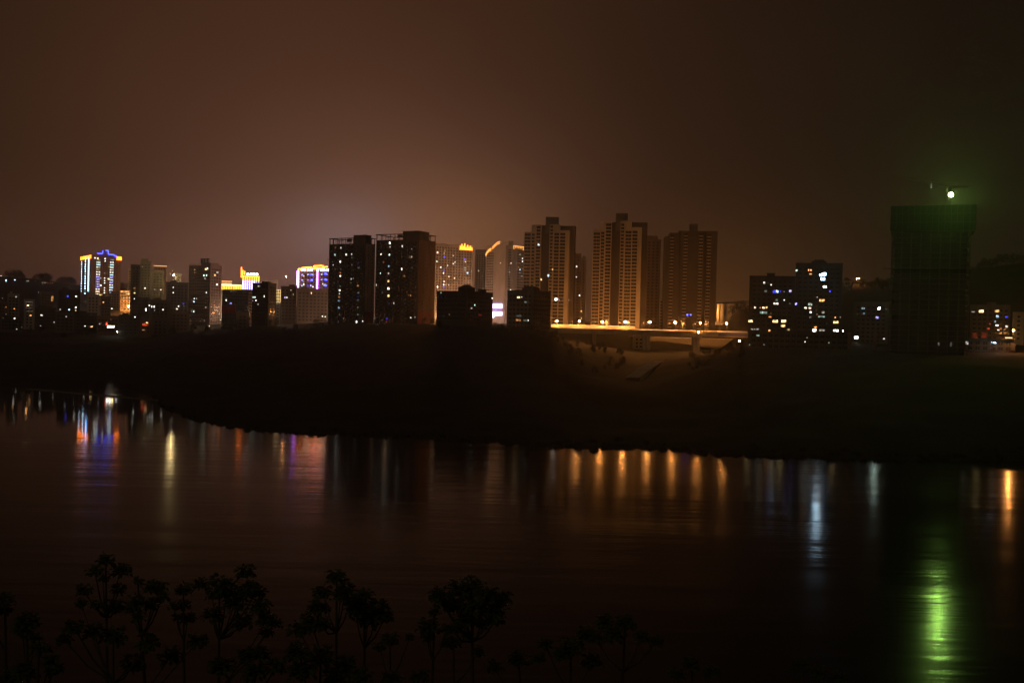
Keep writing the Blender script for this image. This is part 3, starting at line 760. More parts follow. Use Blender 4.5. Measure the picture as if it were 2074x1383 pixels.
B1 = simple('tower with roof sign frame and pinkish side wall, standing alone in the town', 382.4, 425.8, 449, 1030, 36, 539, M_PINK, pitch=3.1)
q = MB(); x0, x1 = B1.X(407, 535), -.3; q.box(x0, x1, .4, 10, B1.ztop+.003, B1.ztop+3.2)
B1s = q.obj('stair_bulkhead', M_PINK, B1.root)
q = MB(); xa, xb = B1.X(404.5, 528), B1.X(422, 528); z0, z1 = B1.ztop+3.202, B1.loc(412, 523.5)[0].z
for i in range(5): u = xa+(xb-xa)*i/4; q.box(u-.2, u+.2, 1.2, 1.6, z0, z1)
for i in range(3): z = z0+.4+(z1-z0-.6)*i/2; q.box(xa, xb, 1.0, 1.19, z-.35, z+.35)
for i in range(3): u = xa+(xb-xa)*(i+.5)/3; q.box(u-1.4, u+1.4, .7, .99, z0+.5, z1-.2)
q.obj('sign_frame', M_STEEL, B1.root)
q = MB()
for i in range(12): u = -B1.wA+.3+(B1.wA-8)*i/11; q.box(u, u+.3, .1, .4, B1.ztop+.9, B1.ztop+2.0)
q.box(-B1.wA, -7, .05, .45, B1.ztop+2.001, B1.ztop+2.3)
for i in range(8): v = .5+(B1.wB-1)*i/7; q.box(-.5, -.2, v, v+.3, B1.ztop+.9, B1.ztop+2.0)
q.box(-.55, -.15, .5, B1.wB, B1.ztop+2.0, B1.ztop+2.3); q.obj('roof_railing', M_PINK, B1.root)
# golden palace-like low building and the hotel with globes
G2 = simple('low golden floodlit building between the sign-topped tower and globe-topped hotel', 447, 489, None, 1160, 0, 578, M_PALE, 18, name='lit_building', par=False)
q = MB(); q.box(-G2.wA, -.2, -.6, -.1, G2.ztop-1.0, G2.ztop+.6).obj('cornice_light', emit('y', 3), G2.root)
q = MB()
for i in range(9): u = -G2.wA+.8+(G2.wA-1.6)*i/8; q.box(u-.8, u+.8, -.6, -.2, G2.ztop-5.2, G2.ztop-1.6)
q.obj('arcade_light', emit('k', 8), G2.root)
MB().box(-G2.wA, -G2.wA*.48, 1, 12, G2.ztop+.004, G2.ztop+4).box(-G2.wA-.3, -G2.wA*.46, .6, 12.4, G2.ztop+4.001, G2.ztop+4.6).obj('roof_house', M_PALE, G2.root)
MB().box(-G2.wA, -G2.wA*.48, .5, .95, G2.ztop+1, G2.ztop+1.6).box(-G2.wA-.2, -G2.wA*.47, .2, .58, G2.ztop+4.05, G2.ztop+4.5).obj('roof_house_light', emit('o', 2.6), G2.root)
B3 = simple('hotel with four white globes over a golden band and white light columns', 490.5, 525, None, 1180, 0, 558, M_PALE, 16, name='hotel_building', par=False)
for px in (501.7, 508.4, 514, 520): p = B3.loc(px, 555.6)[0]; MB().ball((p.x, 1.6, p.z), 1.75, 10, 6).obj('globe_lamp', emit('W', 5), B3.root)
zb1, zb0 = B3.loc(507, 559)[0].z, B3.loc(507, 569)[0].z
for i in range(8):
    u = -B3.wA+.8+(B3.wA-1.6)*i/7; MB().box(u-.55, u+.55, -.8, -.2, zb0-.002, zb1).obj('gold_light_column', emit('k', 9), B3.root)
    MB().box(u-.5, u+.5, -.8, -.2, zb0-12.5, zb0-.01).obj('white_light_column', emit('l', 6 if i < 6 else 2), B3.root)
MB().box(-B3.wA, 0, -.5, -.19, zb1-1.2, zb1-.3).obj('gold_band', emit('k', 9), B3.root)
q = MB(); p = B3.loc(489, 552)[0]; k = len(q.v); q.box(p.x-.6, p.x+.5, .2, .9, B3.ztop-3, B3.loc(488, 541)[0].z); q.box(p.x+.5, p.x+2.2, .2, .9, B3.ztop-3, B3.loc(488, 547)[0].z); q.box(p.x+3.2, p.x+4.2, .2, .9, B3.ztop, B3.loc(488, 548.5)[0].z); q.obj('spire_light', emit('k', 9), B3.root)
B4 = simple('pale grey flat-roofed block right behind the globe-topped hotel', 524.5, 563, None, 1075, 0, 569.5, M_PALE, 14, par=False)
MB().box(-B4.wA*.24, -.2, 1, 8, B4.ztop+.003, B4.ztop+1.6).obj('stair_bulkhead', M_PALE, B4.root)
B7 = simple('dark block with a dim red wall and pale balconied end', 449.5, 502, 510.6, 950, 30, 588, M_GREY)
MB().box(-B7.wA+.2, -B7.wA*.46, -.4, -.1, B7.loc(460, 634)[0].z, B7.loc(460, 620)[0].z).obj('red_hoarding', plain('red_board', (.5, .05, .04), .8), B7.root)
for j in range(8): MB().box(.05, 1.2, .5, B7.wB-.3, B7.ztop-3-j*3.0, B7.ztop-2.1-j*3.0).obj('balcony', M_PALE, B7.root)
B5 = simple('black block with two green windows in front of the grey flat-roofed block', 510.6, 543, 559.4, 880, 35, 575, M_SLATE)
q = MB()
for i in range(26):
    u = -B5.wA*random.uniform(.0, .45); v = random.uniform(.5, 4); r_ = random.uniform(.4, 1.1); q.ball((u, v, B5.ztop+.9+random.random()*.8), r_, 6, 4)
tag(q.obj('roof_shrubs', plain('shrub', (.03, .045, .02), .9), B5.root), kind='stuff')
B6 = simple('narrow block wrapped in warm lattice lights beside the black block', 558.5, 567.5, None, 965, 0, 587, M_BEIGE, 10, par=False)
q = MB(); zc = B6.loc(563, 612)[0].z
for i in range(3): u = -B6.wA+B6.wA*i/2; q.box(u-.16, u+.16, -.7, -.4, zc, B6.ztop)
for j in range(5): z = zc+(B6.ztop-zc)*j/4; q.box(-B6.wA-.3, .3, -.75, -.39, z-.3, z)
q.obj('lattice_light', emit('y', 1.8), B6.root)
simple('low pale shed roof on the dark slope before the pale balconied end', 478, 504, None, 860, 0, 634.5, M_GREY, 8, name='shed', par=True)
simple('dark block with dim windows between lattice lights and neon hotel', 568.5, 600, None, 950, 0, 582, M_GREY, 14, box=(585, 597, 2.2))
simple('dark block with dim warm window right under the purple neon hotel', 601, 666, None, 900, 0, 588, M_GREY, 14, box=(608, 622, 2.5))
B10 = simple('hotel with gold roofline, purple light strips and blue windows', 602.5, 666, None, 1100, -4, 547, M_PINK, 16, name='hotel_building', par=False)
def cB(x): return 595+x*.0506
def cBy(y): return 530+y*.0506
for pts in ([(180, 330), (190, 290), (330, 290), (335, 245), (730, 220)], [(740, 280), (800, 270), (800, 180), (1110, 160), (1220, 215), (1350, 205)], [(820, 270), (1220, 265)]):
    neon_path(B10, 'A', [(cB(x), cBy(y)) for x, y in pts], .55, 'k', 15, name='roofline_neon')
q = MB(); zz = B10.ztop
q.box(-B10.wA+1, -.3, .3, 10, zz+.003, zz+2.2).box(-B10.wA*.47, -B10.wA*.15, .3, 9, zz+2.201, zz+6).obj('roof_house', M_PINK, B10.root)
for x in (335, 435, 575, 715, 960, 1110, 1215, 1355):
    p = B10.loc(cB(x), cBy(335))[0]; MB().box(p.x-.9, p.x+.9, -.5, -.1, p.z-1, p.z+1).obj('eave_lamp', emit('p', 14), B10.root)
for x, yb in ((150, 940), (190, 1030), (952, 1090)):
    p0 = B10.loc(cB(x), cBy(370))[0]; p1 = B10.loc(cB(x), cBy(yb))[0]; MB().box(p0.x-.6, p0.x+.6, -.8, -.2, p1.z, p0.z).obj('neon_strip', emit('v', 16), B10.root)
LIGHTS += crop(595, 530, .0506, '345,525,90,70,l3 395,575,70,60,y3 578,520,100,70,l3 722,515,140,90,b4 1118,500,70,60,c3 1275,490,150,90,b4 345,750,80,60,l3 390,810,60,70,y2 575,742,100,60,v3 715,735,90,80,b4 1118,718,80,60,l3 1268,718,150,80,b4 335,970,90,70,c3 398,910,50,80,W3 568,962,100,70,b3 682,958,60,70,l3 765,1010,40,70,W3 1260,940,150,90,b4 1160,885,60,50,p3')
# low houses of the left town
rl_ = random.Random(3)
LOW = [(15, 39, 950, 597, M_BEIGE, 'dim brownish block of the old town beside the brightly striped low block'), (48, 70, 945, 608, M_PALE, 'low block with pale pink-lit floor stripes in the old town'),
 (82, 108, 1100, 593, M_GREY, 'dark house with a glowing orange end wall in the old town'), (118, 162, 1010, 590, M_SLATE, 'wide dark block standing before the neon tower on its shore side'),
 (176, 201, 1000, 598, M_BEIGE, 'dim beige house right at the foot of the neon tower'), (204, 224, 1040, 602, M_GREY, 'grey house below the neon tower lit bands'),
 (222, 243, 1230, 592, M_BEIGE, 'dim block touching the neon tower orange side'), (243, 264, 1200, 590, M_BEIGE, 'low block with orange-lit roof edge beside the neon tower'),
 (264, 300, 960, 604, M_SLATE, 'dark block below the grey stepped tower'), (302, 345, 930, 610, M_GREY, 'dark block with bright white doorways under the twin towers'),
 (70, 112, 930, 625, M_SLATE, 'dark flat house behind the two faint lamps of the old town'), (112, 150, 900, 634, M_GREY, 'dark flat house above the shore slope of the old town'),
 (150, 196, 905, 636, M_SLATE, 'dark flat house beside the red-lit shop'), (196, 240, 880, 642, M_BROWN, 'small house with red sign and bright shopfront'),
 (0, 46, 900, 645, M_GREY, 'long dark house at the old town edge'), (240, 280, 870, 640, M_SLATE, 'dark house behind a pair of bright white street lamps'),
 (283, 306, 850, 650, M_BROWN, 'small red-lit stall house by the shore road'), (306, 342, 870, 645, M_GREY, 'dark house next to the red-lit stall'),
 (345, 383, 880, 632, M_GREY, 'dark house at the foot of the sign-topped tower'), (-40, 14, 960, 612, M_BROWN, 'brown block cut by the old town edge')]
for (xl, xr, d, yt, wm, lab) in LOW:
    simple(lab, xl, xr, None, d, 0, yt, wm, 11, name='house' if d < 960 else 'apartment_block', pitch=rl_.choice((2.8, 3.2, 3.6)),
           box=(xl+(xr-xl)*.2, xl+(xr-xl)*rl_.uniform(.4, .6), rl_.uniform(1.6, 2.8)) if rl_.random() < .6 else None)

# ---- viaduct far behind, hill house
vr = at(1450, 640, 1040); V = empty('viaduct', (vr.x, vr.y, vr.z-6)); tag(V, 'pillared viaduct glowing orange on the hillside behind the dark tower', 'viaduct')
ve = at(1512, 640, 1080)
vx, vy = ve.x-vr.x, ve.y-vr.y; zt_ = at(1450, 616, 1040).z-V.location.z; zt2 = at(1505, 611, 1080).z-V.location.z
for i in range(10):
    t = i/9; x, y, z = vx*t, vy*t, zt_+(zt2-zt_)*t; MB().box(x-.7, x+.7, y-.6, y+.6, 0, z-.01).obj('pillar', M_CONC, V)
dk = MB(); k = 0
dk.v = [(-3, -3, zt_), (vx+3, vy-3, zt2), (vx+3, vy+3, zt2), (-3, 3, zt_), (-3, -3, zt_+1.6), (vx+3, vy-3, zt2+1.6), (vx+3, vy+3, zt2+1.6), (-3, 3, zt_+1.6)]
dk.f = [(0,3,2,1),(4,5,6,7),(0,1,5,4),(1,2,6,5),(2,3,7,6),(3,0,4,7)]; dk.mi = [0]*6; dk.obj('deck', M_CONC, V)
MB().box(-4, vx+4, 9, 10, -3, zt_+1).obj('back_wall', M_PALE, V)
lamp(1444, 630, 'u', 5, 'unseen orange lamp behind the dark tower, added to light the viaduct wall', 'viaduct lamps', base=vr.z-6, Y=1046, rad=.5)  # unseen lamps added beside the viaduct to light its back wall
lamp(1439, 630, 'u', 5, 'unseen orange lamp behind the dark tower, added to light the viaduct wall', 'viaduct lamps', base=vr.z-6, Y=1046, rad=.5)
HH = simple('orange-lit house on the dark hill beside a twin red lamp', 1708.5, 1724, None, 1150, 0, 568.5, M_PALE, 9, name='house', par=False)
q = MB(); z = HH.ztop; w = HH.wA; k = 0
q.v = [(-w-.5, -.5, z), (.5, -.5, z), (.5, 9.5, z), (-w-.5, 9.5, z), (-w*.85, 4.5, z+4), (-w*.6, 4.5, z+4)]; q.f = [(0,1,5,4),(2,3,4,5),(1,2,5),(3,0,4),(3,2,1,0)]; q.mi = [0]*5; q.obj('roof', M_ROOF, HH.root)
for dx in (-2.2, 2.2): lamp(1737.3+dx, 564.5, 'u', 4, 'twin red-orange lamp on the dark hilltop', 'twin hilltop lamps', h=7, rad=.4, arm=-.9 if dx > 0 else .9)

# ------------------------------------------------------------------ bridge
BD = 822.0; bz = at(1300, 669, BD).z
xa, xb = at(1040, 665, BD).x, at(1522, 676, BD).x
BR = empty('road_bridge', ((xa+xb)/2, BD, 20)); tag(BR, 'long road bridge over the gully, bathed in orange lamplight', 'bridge')
X0, X1, ZB = xa-(xa+xb)/2, xb-(xa+xb)/2, bz-20
def bx(px): return at(px, 670, BD).x-(xa+xb)/2
MB().box(X0, X1, 0, 16, ZB-1.4, ZB).box(X0, X1, 1.2, 14.8, ZB-3.9, ZB-1.401).obj('deck', M_CONC, BR)
MB().box(X0, X1, .6, 15.4, ZB+.004, ZB+.06).obj('roadway', M_ASPH, BR)
bp = (bx(1118), bx(1291)); npn = 22
pme = MB().box(.06, (bp[1]-bp[0])/npn-.06, .12, .24, .1, 3.3).box(.0, .06, .05, .3, 0, 3.45).mesh('barrier_panel', M_PALE)
for i in range(npn): o = link('barrier_panel', pme, BR); o.location = (bp[0]+(bp[1]-bp[0])*i/npn, 14.8, ZB+.061)
rp = MB().box(-.07, .07, .1, .24, 0, 1.1).mesh('rail_post', M_PALE)
for i in range(120):
    o = link('rail_post', rp, BR); o.location = (X0+1+(X1-X0-2)*i/119, 0, ZB+.003)
MB().box(bx(1291)+.1, X1, 14.9, 15.3, ZB+.062, ZB+1.15).obj('far_parapet', M_PALE, BR)
MB().box(X0, X1, .05, .29, ZB+1.11, ZB+1.25).box(X0, X1, .12, .22, ZB+.55, ZB+.65).obj('handrail', M_PALE, BR)
MB().box(X0, bx(1291), -.25, -.002, ZB-1.4, ZB+.35).box(bx(1291), X1, -.25, -.002, ZB-1.3, ZB+.2).obj('edge_beam', M_CONC, BR)
MB().box(bx(1455), X1, -.40, -.26, ZB-3.2, ZB-.6).obj('blue_fascia', M_BLUEP, BR)
for px in (1206, 1307.5, 1315.5, 1410, 1417):
    x = bx(px); gz = ground(x+(xa+xb)/2, BD+8)-21
    MB().box(x-1.3, x+1.3, 4, 12, gz, ZB-3.901).obj('pier', M_CONC, BR)
for px in (1311.5, 1413.5): x = bx(px); MB().box(x-4, x+4, 3, 13, ZB-4.6, ZB-3.902).obj('pier_cap', M_CONC, BR)
ORD = ['first', 'second', 'third', 'fourth', 'fifth', 'sixth', 'seventh', 'eighth']
LXY = [(1127.7, 650), (1173.2, 650.5), (1219.8, 652), (1266.8, 652), (1316.2, 652.5), (1367.3, 653), (1418.3, 654), (1471.5, 655)]
for i, (px, py) in enumerate(LXY):
    lamp(px, py, 'u', 5.5, 'bright orange bridge lamp, %s along the bridge from the dark block end' % ORD[i], 'orange lamps along the bridge', base=bz+.06, Y=BD+8.0, name='bridge_lamp', rad=.56, arm=.35)
for i, px in enumerate((1113, 1159, 1206, 1255, 1304, 1355.5, 1408, 1462)):
    lamp(px, 654+(px-1300)*.02, 'u', 2, 'unlit-looking far-side bridge lamp post, %s from the dark block end' % ORD[i], 'far side lamp posts of the bridge', base=bz+.06, Y=BD+15.0, name='bridge_lamp', rad=.22, arm=-1.6)
# floodlight on the pier and ground lamp under the end span
fl = empty('pier_floodlight', at(1415, 673, BD-1.2)); tag(fl, 'dazzling orange floodlight fixed to the bridge side above the middle pier', 'floodlight')
MB().box(-1.1, 1.1, .35, .6, -1.0, 1.0).box(-1.1, 1.1, -.35, .349, .86, 1.0).box(-.15, .15, .601, 1.19, -.15, .15).obj('lamp_housing', M_STEEL, fl)
MB().ball((0, 0, 0), .55, 8, 5).obj('lamp_glass', emit('u', 420), fl)
lamp(1497.4, 690.5, 'u', 4, 'orange lamp glowing by a wall under the bridge end', 'lamp under the bridge end', Y=812, rad=.55)
# retaining wall, quay road and buildings glimpsed below the deck
rw = empty('retaining_wall', (at(1380, 700, 853).x, 853, 14)); tag(rw, 'stone retaining wall lit orange behind the bridge piers', 'wall')
wx0, wx1 = at(1276, 700, 853).x-rw.location.x, at(1520, 700, 853).x-rw.location.x; zt_ = at(1400, 683, 853).z-14
stn = MB()
blocks = [MB().box(.04, 4.0, 0, 1.0+.06*i, .03, 1.55).mesh('stone_course', M_STONE) for i in range(3)]
nr, nc = int(zt_/1.6), int((wx1-wx0)/4.04)
for j in range(nr):
    for i in range(nc):
        o = link('stone', blocks[(i*7+j*3) % 3], rw); o.location = (wx0+i*4.04+(2 if j % 2 else 0), -(.05 if (i+j) % 3 else .14), 1.6*j)
MB().box(wx0, wx1+2, .35, 3, -1, nr*1.6).obj('wall_core', M_STONE, rw)
MB().box(wx0-1, wx1+2, -.6, 3.2, nr*1.6+.01, nr*1.6+.7).obj('coping', M_CONC, rw)
simple('orange-lit small building tucked under the bridge deck beside a pier', 1281, 1306, None, 843, 0, 680, M_PALE, 8, name='house', par=False)
qr = MB(); c0 = at(1290, 714, 826); c1 = at(1455, 718, 826); qr.box(c0.x, c1.x, 818, 851, c0.z-5, c0.z-.4); tag(qr.obj('quay_road', M_ASPH), kind='structure')
# concrete ramp in the gully
rm = MB(); pts = [(1281, 765, 566), (1303, 748, 610), (1325, 735, 660), (1338, 731, 690)]
for (px, py, Y) in pts:
    p = at(px, py, Y); w = 4.2
    rm.v += [(p.x-w, Y, p.z+.2), (p.x+w, Y, p.z+.2), (p.x-w, Y, p.z-4), (p.x+w, Y, p.z-4)]
for i in range(3):
    a = i*4; rm.f += [(a, a+1, a+5, a+4), (a, a+4, a+6, a+2), (a+1, a+3, a+7, a+5)]; rm.mi += [0]*3
tag(rm.obj('concrete_path', M_CONC), kind='structure')

# ------------------------------------------------------------------ lit windows, lamps and panes glowing for lit walls read from the photograph
LIGHTS += crop(640, 440, .17357, '''230,355,25,35,o1 292,357,18,28,W2 222,440,22,30,g2 355,436,22,28,p3 418,432,16,25,W2 420,470,10,28,W1 445,467,10,12,W1 527,492,14,18,y3 260,520,22,24,W2
285,520,20,26,W3 197,558,25,16,W3 421,557,12,22,W1 500,590,45,20,g1 527,578,18,16,g3 490,545,30,25,b1 226,605,10,22,W1 290,603,10,22,W1 270,648,35,22,r1 287,648,15,20,o2 255,685,30,22,W1 285,685,20,22,W3
412,720,14,26,W2 445,716,22,16,W3 410,765,14,22,y1 213,768,12,14,W1 490,800,38,24,o2 525,792,14,16,W3 283,805,18,18,W1 278,852,26,22,W3 245,852,12,14,W1 163,890,14,26,o2 275,890,16,26,W2 245,890,14,18,o1
305,888,8,10,o2 270,930,44,24,o2 495,882,30,24,g1 520,916,14,20,W2 488,925,30,20,b1 184,967,12,20,W2 445,967,22,26,W3 490,968,36,18,g1 268,975,34,24,c2 160,1010,20,24,o3 265,1055,44,28,c2 440,1095,26,38,y2
490,1050,25,18,g1 275,1135,14,20,W1 490,1135,25,20,g1 320,1183,14,20,W3 160,1175,10,20,g1 378,1180,10,24,r1 385,1140,10,20,b1 75,1155,14,14,W3 110,1160,12,10,W3 165,1240,16,18,W3 262,1220,10,26,W1 475,1220,20,34,W3
520,1215,14,28,W3 545,1217,14,28,W3 627,1218,14,20,W3 862,302,20,34,W3 830,300,24,28,g1 865,347,14,18,W2 763,348,10,12,W1 1007,340,22,32,W3 1118,370,10,14,g2 1272,370,10,22,g1 758,433,18,20,W3 858,438,18,24,g3
835,440,10,10,W1 727,485,16,30,c2 793,523,16,26,r2 1050,467,28,26,g1 1090,465,36,34,o1 1117,462,12,28,W2 850,572,20,24,c2 1130,585,16,18,c3 1315,567,12,18,g1 1002,606,12,34,W3 752,653,16,16,g3 848,655,20,24,W2
820,655,22,20,r1 1033,687,24,22,o2 1130,718,14,16,g3 1337,704,20,26,o3 847,744,24,32,o3 815,744,28,24,r1 708,787,12,26,W3 903,780,10,20,r1 1105,772,10,30,o1 1160,815,16,26,W1 848,832,34,36,p3 815,832,30,32,o2
775,875,24,26,g1 1310,832,20,16,g1 845,917,28,32,y3 812,917,30,26,o1 1075,910,24,26,o1 1105,910,10,36,o2 1124,905,16,22,W2 1245,862,8,24,g1 715,998,14,16,W3 905,1003,24,26,W2 848,1008,12,26,b1 805,1000,20,20,W1
1037,1003,26,34,l1 873,1092,22,20,W3 967,1137,14,32,W3 1113,1175,28,22,W3 1157,1167,14,8,W2 695,1175,38,32,W1 825,1182,44,26,b2 815,1218,36,16,r3''')
LIGHTS += crop(860, 460, .1591, '''167,325,26,28,p3 157,437,16,16,g3 170,470,26,22,o1 260,300,10,20,y2 248,333,12,12,y3 250,377,16,26,b3 250,412,10,14,y1 365,365,8,10,W3 386,447,10,12,W3 363,467,12,12,W3 383,485,10,12,g2 293,487,10,14,W3 205,513,18,20,W3
252,475,12,20,o1 255,518,16,20,W1 245,555,22,28,b2 240,585,14,22,W3 308,630,12,12,W3 380,650,12,16,W3 163,650,16,30,W1 248,692,14,16,W3 242,732,16,24,W3 270,735,10,26,W2 305,737,8,10,W3 163,760,16,32,W3 245,770,26,24,b3
512,412,14,22,b3 518,443,12,16,y3 550,485,18,22,W1 472,505,14,14,W1 515,515,22,24,g2 515,548,18,16,W2 545,580,22,32,c3 515,578,12,18,o2 593,557,8,24,W2 512,682,14,18,o2 545,685,20,30,W1 500,715,8,14,W2 540,765,14,30,y2
688,557,16,20,W2 733,620,6,14,W2 745,785,8,12,W2 770,748,6,12,W2 783,375,8,14,W2 967,458,10,12,W3 1100,458,18,18,p3 1165,460,8,14,c2 1213,350,14,18,g2 1245,400,14,14,W3 1245,437,12,20,W3 1213,465,10,20,W1 1192,505,10,28,o2
1213,540,12,26,c3 1080,573,12,20,W2 1213,580,8,16,c2 1238,625,10,22,W2 857,695,8,22,W2 853,590,14,16,W1 797,532,8,10,W2 903,452,8,16,W1 1092,803,16,22,W3 1157,803,10,12,W1 210,835,10,22,g2 215,890,14,20,b1 155,905,8,12,W2
408,967,10,10,W1 637,992,8,22,g3 595,1032,22,18,W2 317,1112,8,20,o2 703,1117,44,30,r1 240,1128,10,12,W1 185,1120,8,10,W1 860,905,18,18,W3 1197,895,44,30,y3 1238,890,18,16,W2 1285,955,36,24,g2 1325,950,8,14,W1
1197,1128,70,26,g1 1230,1128,12,20,W1 1195,1183,72,32,o2 1280,1187,50,30,g1 1320,1187,10,22,W3 1097,1015,10,10,W1 1510,1108,8,10,W1 1050,918,8,20,W2 1017,1070,8,20,W2 960,1215,24,20,W2''')
LIGHTS += crop(1040, 420, .1952, '262,390,24,28,c3 403,645,14,18,y3 365,708,22,32,c3 285,747,24,26,y3 443,958,36,30,W4 474,960,18,24,l2 512,960,20,22,W1 573,960,10,18,W3 483,790,8,8,W1 655,613,14,14,W3 653,722,12,12,W3 685,913,16,20,W3 703,1077,12,14,o3 432,1185,12,14,y3 1105,1195,18,14,y3')
LIGHTS += crop(1300, 440, .2314, '398,853,14,14,b4 427,853,10,12,b4 355,853,6,10,b1 113,610,8,8,o1')
LIGHTS += crop(1490, 500, .16634, '''348,437,26,28,W3 392,437,12,12,W1 432,462,14,16,W3 365,540,34,30,g1 275,543,10,14,W1 470,545,38,44,b3 505,543,34,40,c3 540,545,24,40,b2 665,541,32,36,l3 500,648,30,34,g1 592,647,14,16,W3 590,545,8,10,W2
490,692,66,26,W3 735,695,26,34,l3 660,693,24,24,W1 237,738,24,28,p3 187,740,20,24,r1 300,740,20,24,o2 340,740,34,28,p3 378,738,26,28,o3 338,800,104,36,g2 428,810,20,20,o1 418,853,40,18,o3 182,902,62,36,y3 482,905,74,40,y3
585,905,66,40,y3 577,962,60,34,y3 640,1007,36,28,y2 412,1018,24,26,o3 200,1002,34,16,W2 232,1002,10,16,W2 265,1002,44,18,W2 270,1077,44,24,g2 744,287,26,28,g3 888,283,12,26,o3 917,283,24,26,o3 912,332,38,20,o3 1390,0,1,1,W1
985,520,14,20,o1 985,568,14,20,o1 993,613,14,16,W2 985,720,16,20,o1 983,770,18,20,o1 990,820,14,16,o2 908,700,54,36,g2 850,743,32,24,W3 905,743,32,26,p3 913,795,24,30,W3 910,855,34,34,W1 1065,797,40,30,W2 1045,847,90,26,g2
1085,486,50,28,W4 1062,390,54,42,c4 1148,540,20,26,b3 1050,652,70,36,o3 1150,647,10,10,W1 1213,857,14,26,o3 1220,915,66,36,y3 1275,855,12,14,W2 970,977,44,18,o3 960,1015,44,36,W4 1050,1015,70,26,W2 1220,1018,70,26,W4 1305,1022,22,20,W4
1553,750,40,26,c2 1562,810,28,28,c2 1725,860,42,30,l3 1835,760,20,20,W1 1470,1105,50,36,W4 1805,1118,20,14,W3 845,1155,10,16,W3 870,1105,10,10,W2 1135,1165,12,12,W2 345,1190,10,10,W2 170,1190,10,14,g2 1480,815,20,12,o1''')
LIGHTS = [l for l in LIGHTS if l[2] > .2]
LIGHTS += [(1662.5, 557, 5.6, 5.4, 'c', 5), (1669.5, 555.6, 7.2, 7.2, 'c', 5), (1780.5, 624.7, 4, 5.5, 'g', 5)]  # last is a glaring lamp built as a flush window pane
LIGHTS += crop(1754, 330, .2893, '''358,902,10,6,o1 358,940,10,6,o1 348,1128,8,6,o1 750,1042,26,8,W2 807,1038,34,24,y3 917,1038,30,20,o3 920,1075,18,22,c3 985,1077,18,12,b3 905,1110,10,16,c2 868,1127,8,12,r2 917,1137,20,12,W3 985,1145,16,18,W3
857,1158,18,14,r2 928,1170,16,10,W3 763,1210,40,50,r1 825,1205,36,50,r1 595,1270,14,40,W1 707,1260,20,26,W2 510,1268,14,30,W1 1000,1224,50,8,y3''')  # last pane glows in place of a lamplit roof
LIGHTS += crop(0, 480, .16876, '''193,718,14,16,W2 172,860,16,14,o3 175,977,16,16,W3 72,840,16,14,o2 72,925,14,14,W1 72,948,14,12,W1 40,970,16,10,c1 30,737,10,10,W1 335,820,18,16,o4 367,940,22,16,o3 350,780,90,12,p1 350,810,90,12,p1 350,850,90,12,p1 350,890,90,14,p1 628,740,26,80,o2
812,710,16,24,b3 913,712,20,20,W3 722,870,16,16,W2 830,872,18,20,c3 910,845,18,20,W3 908,880,14,14,y3 1027,772,18,12,g2 500,940,26,22,W3 795,955,14,16,W2 1500,655,110,14,o3 1530,683,50,16,y3 1487,732,10,10,o3 1520,732,10,10,o3 1555,732,10,10,o3
1487,768,10,10,o3 1520,768,10,10,o3 1555,768,10,10,o3 1615,615,24,16,o2 1620,645,24,14,o1 1615,672,16,14,y3 1613,740,12,12,W3 1740,615,16,18,W3 1710,358,12,12,W2 1580,397,10,10,W1 1620,395,14,10,W1 1655,398,10,10,W1
1752,870,16,36,p4 1793,822,16,16,W3 1822,835,8,30,W3 1850,835,12,30,W3 1793,870,10,20,c1 1957,870,12,24,W3 1240,782,16,16,o3 1320,785,12,18,c1 1342,860,14,14,W3 1620,960,14,16,W3 1330,988,12,12,o2 1280,1040,20,50,r3 1300,1075,26,26,W4 1330,1075,26,26,W4 1360,1075,26,26,y4
1100,1075,30,16,y3 1085,1070,14,20,r2 1020,1068,14,12,W3 1195,1043,14,12,W2 1745,1050,80,40,r2 1765,1028,26,16,y3 1725,1115,40,14,o2 650,1022,14,12,W2 487,1065,10,12,W2 262,1082,12,10,W1 200,1105,14,12,W2 1857,630,14,10,W2 1930,632,16,16,p3 1985,660,10,14,o1
1225,690,40,12,y2 1855,880,10,10,W2 963,812,10,8,W1 1295,905,20,8,W1 1095,933,24,8,W1 548,832,10,10,W1''')  # glowing panes also stand in for lit end wall, floor stripes and roof edge
LIGHTS += crop(340, 460, .16634, '''328,517,20,26,o2 328,552,18,18,o2 355,552,8,14,W1 465,512,36,26,y3 482,505,24,26,W3 440,588,20,26,g3 472,588,16,26,g3 452,625,30,24,W2 572,583,18,24,o3 602,553,20,20,W2 598,700,16,22,W3 592,910,14,20,o1 325,730,20,24,o1 470,690,12,14,W1
470,797,14,18,W3 470,830,10,10,W1 463,977,12,24,W2 322,870,14,18,W3 350,870,14,16,W2 320,907,22,24,c3 290,907,20,16,b1 290,1022,22,34,g1 318,1025,26,28,g3 190,933,20,20,b2 130,963,14,16,W3 112,995,24,18,p3 65,735,12,12,W3 65,798,14,14,W3 1105,718,24,20,W2 1128,720,8,16,W1
1040,853,14,22,g3 1062,853,16,22,g3 1035,895,12,14,W2 1075,893,18,18,W3 1175,842,14,26,W3 1100,940,20,14,W2 712,860,16,14,W1 712,890,18,24,W3 755,930,16,14,l2 770,928,12,22,l3 770,780,24,14,g2 830,782,26,16,W1 800,780,20,14,g1 1425,857,14,18,l3 1450,857,12,16,W3 1498,768,14,12,W2
1528,820,10,18,y2 1475,930,12,12,W1 1340,950,14,16,c1 1748,803,12,22,y3 200,960,16,12,c1''')
nwin = nlamp = 0
for (px, py, w, h, c, lv) in LIGHTS:
    if add_window(px, py, w, h, c, lv): nwin += 1
    else:
        lamp(px, py, c, min(lv, 3) if lv > 1 else 1, h=5.0); nlamp += 1  # lights on no facade, windows among them, become added lamp posts
print('windows', nwin, 'lamps', nlamp)

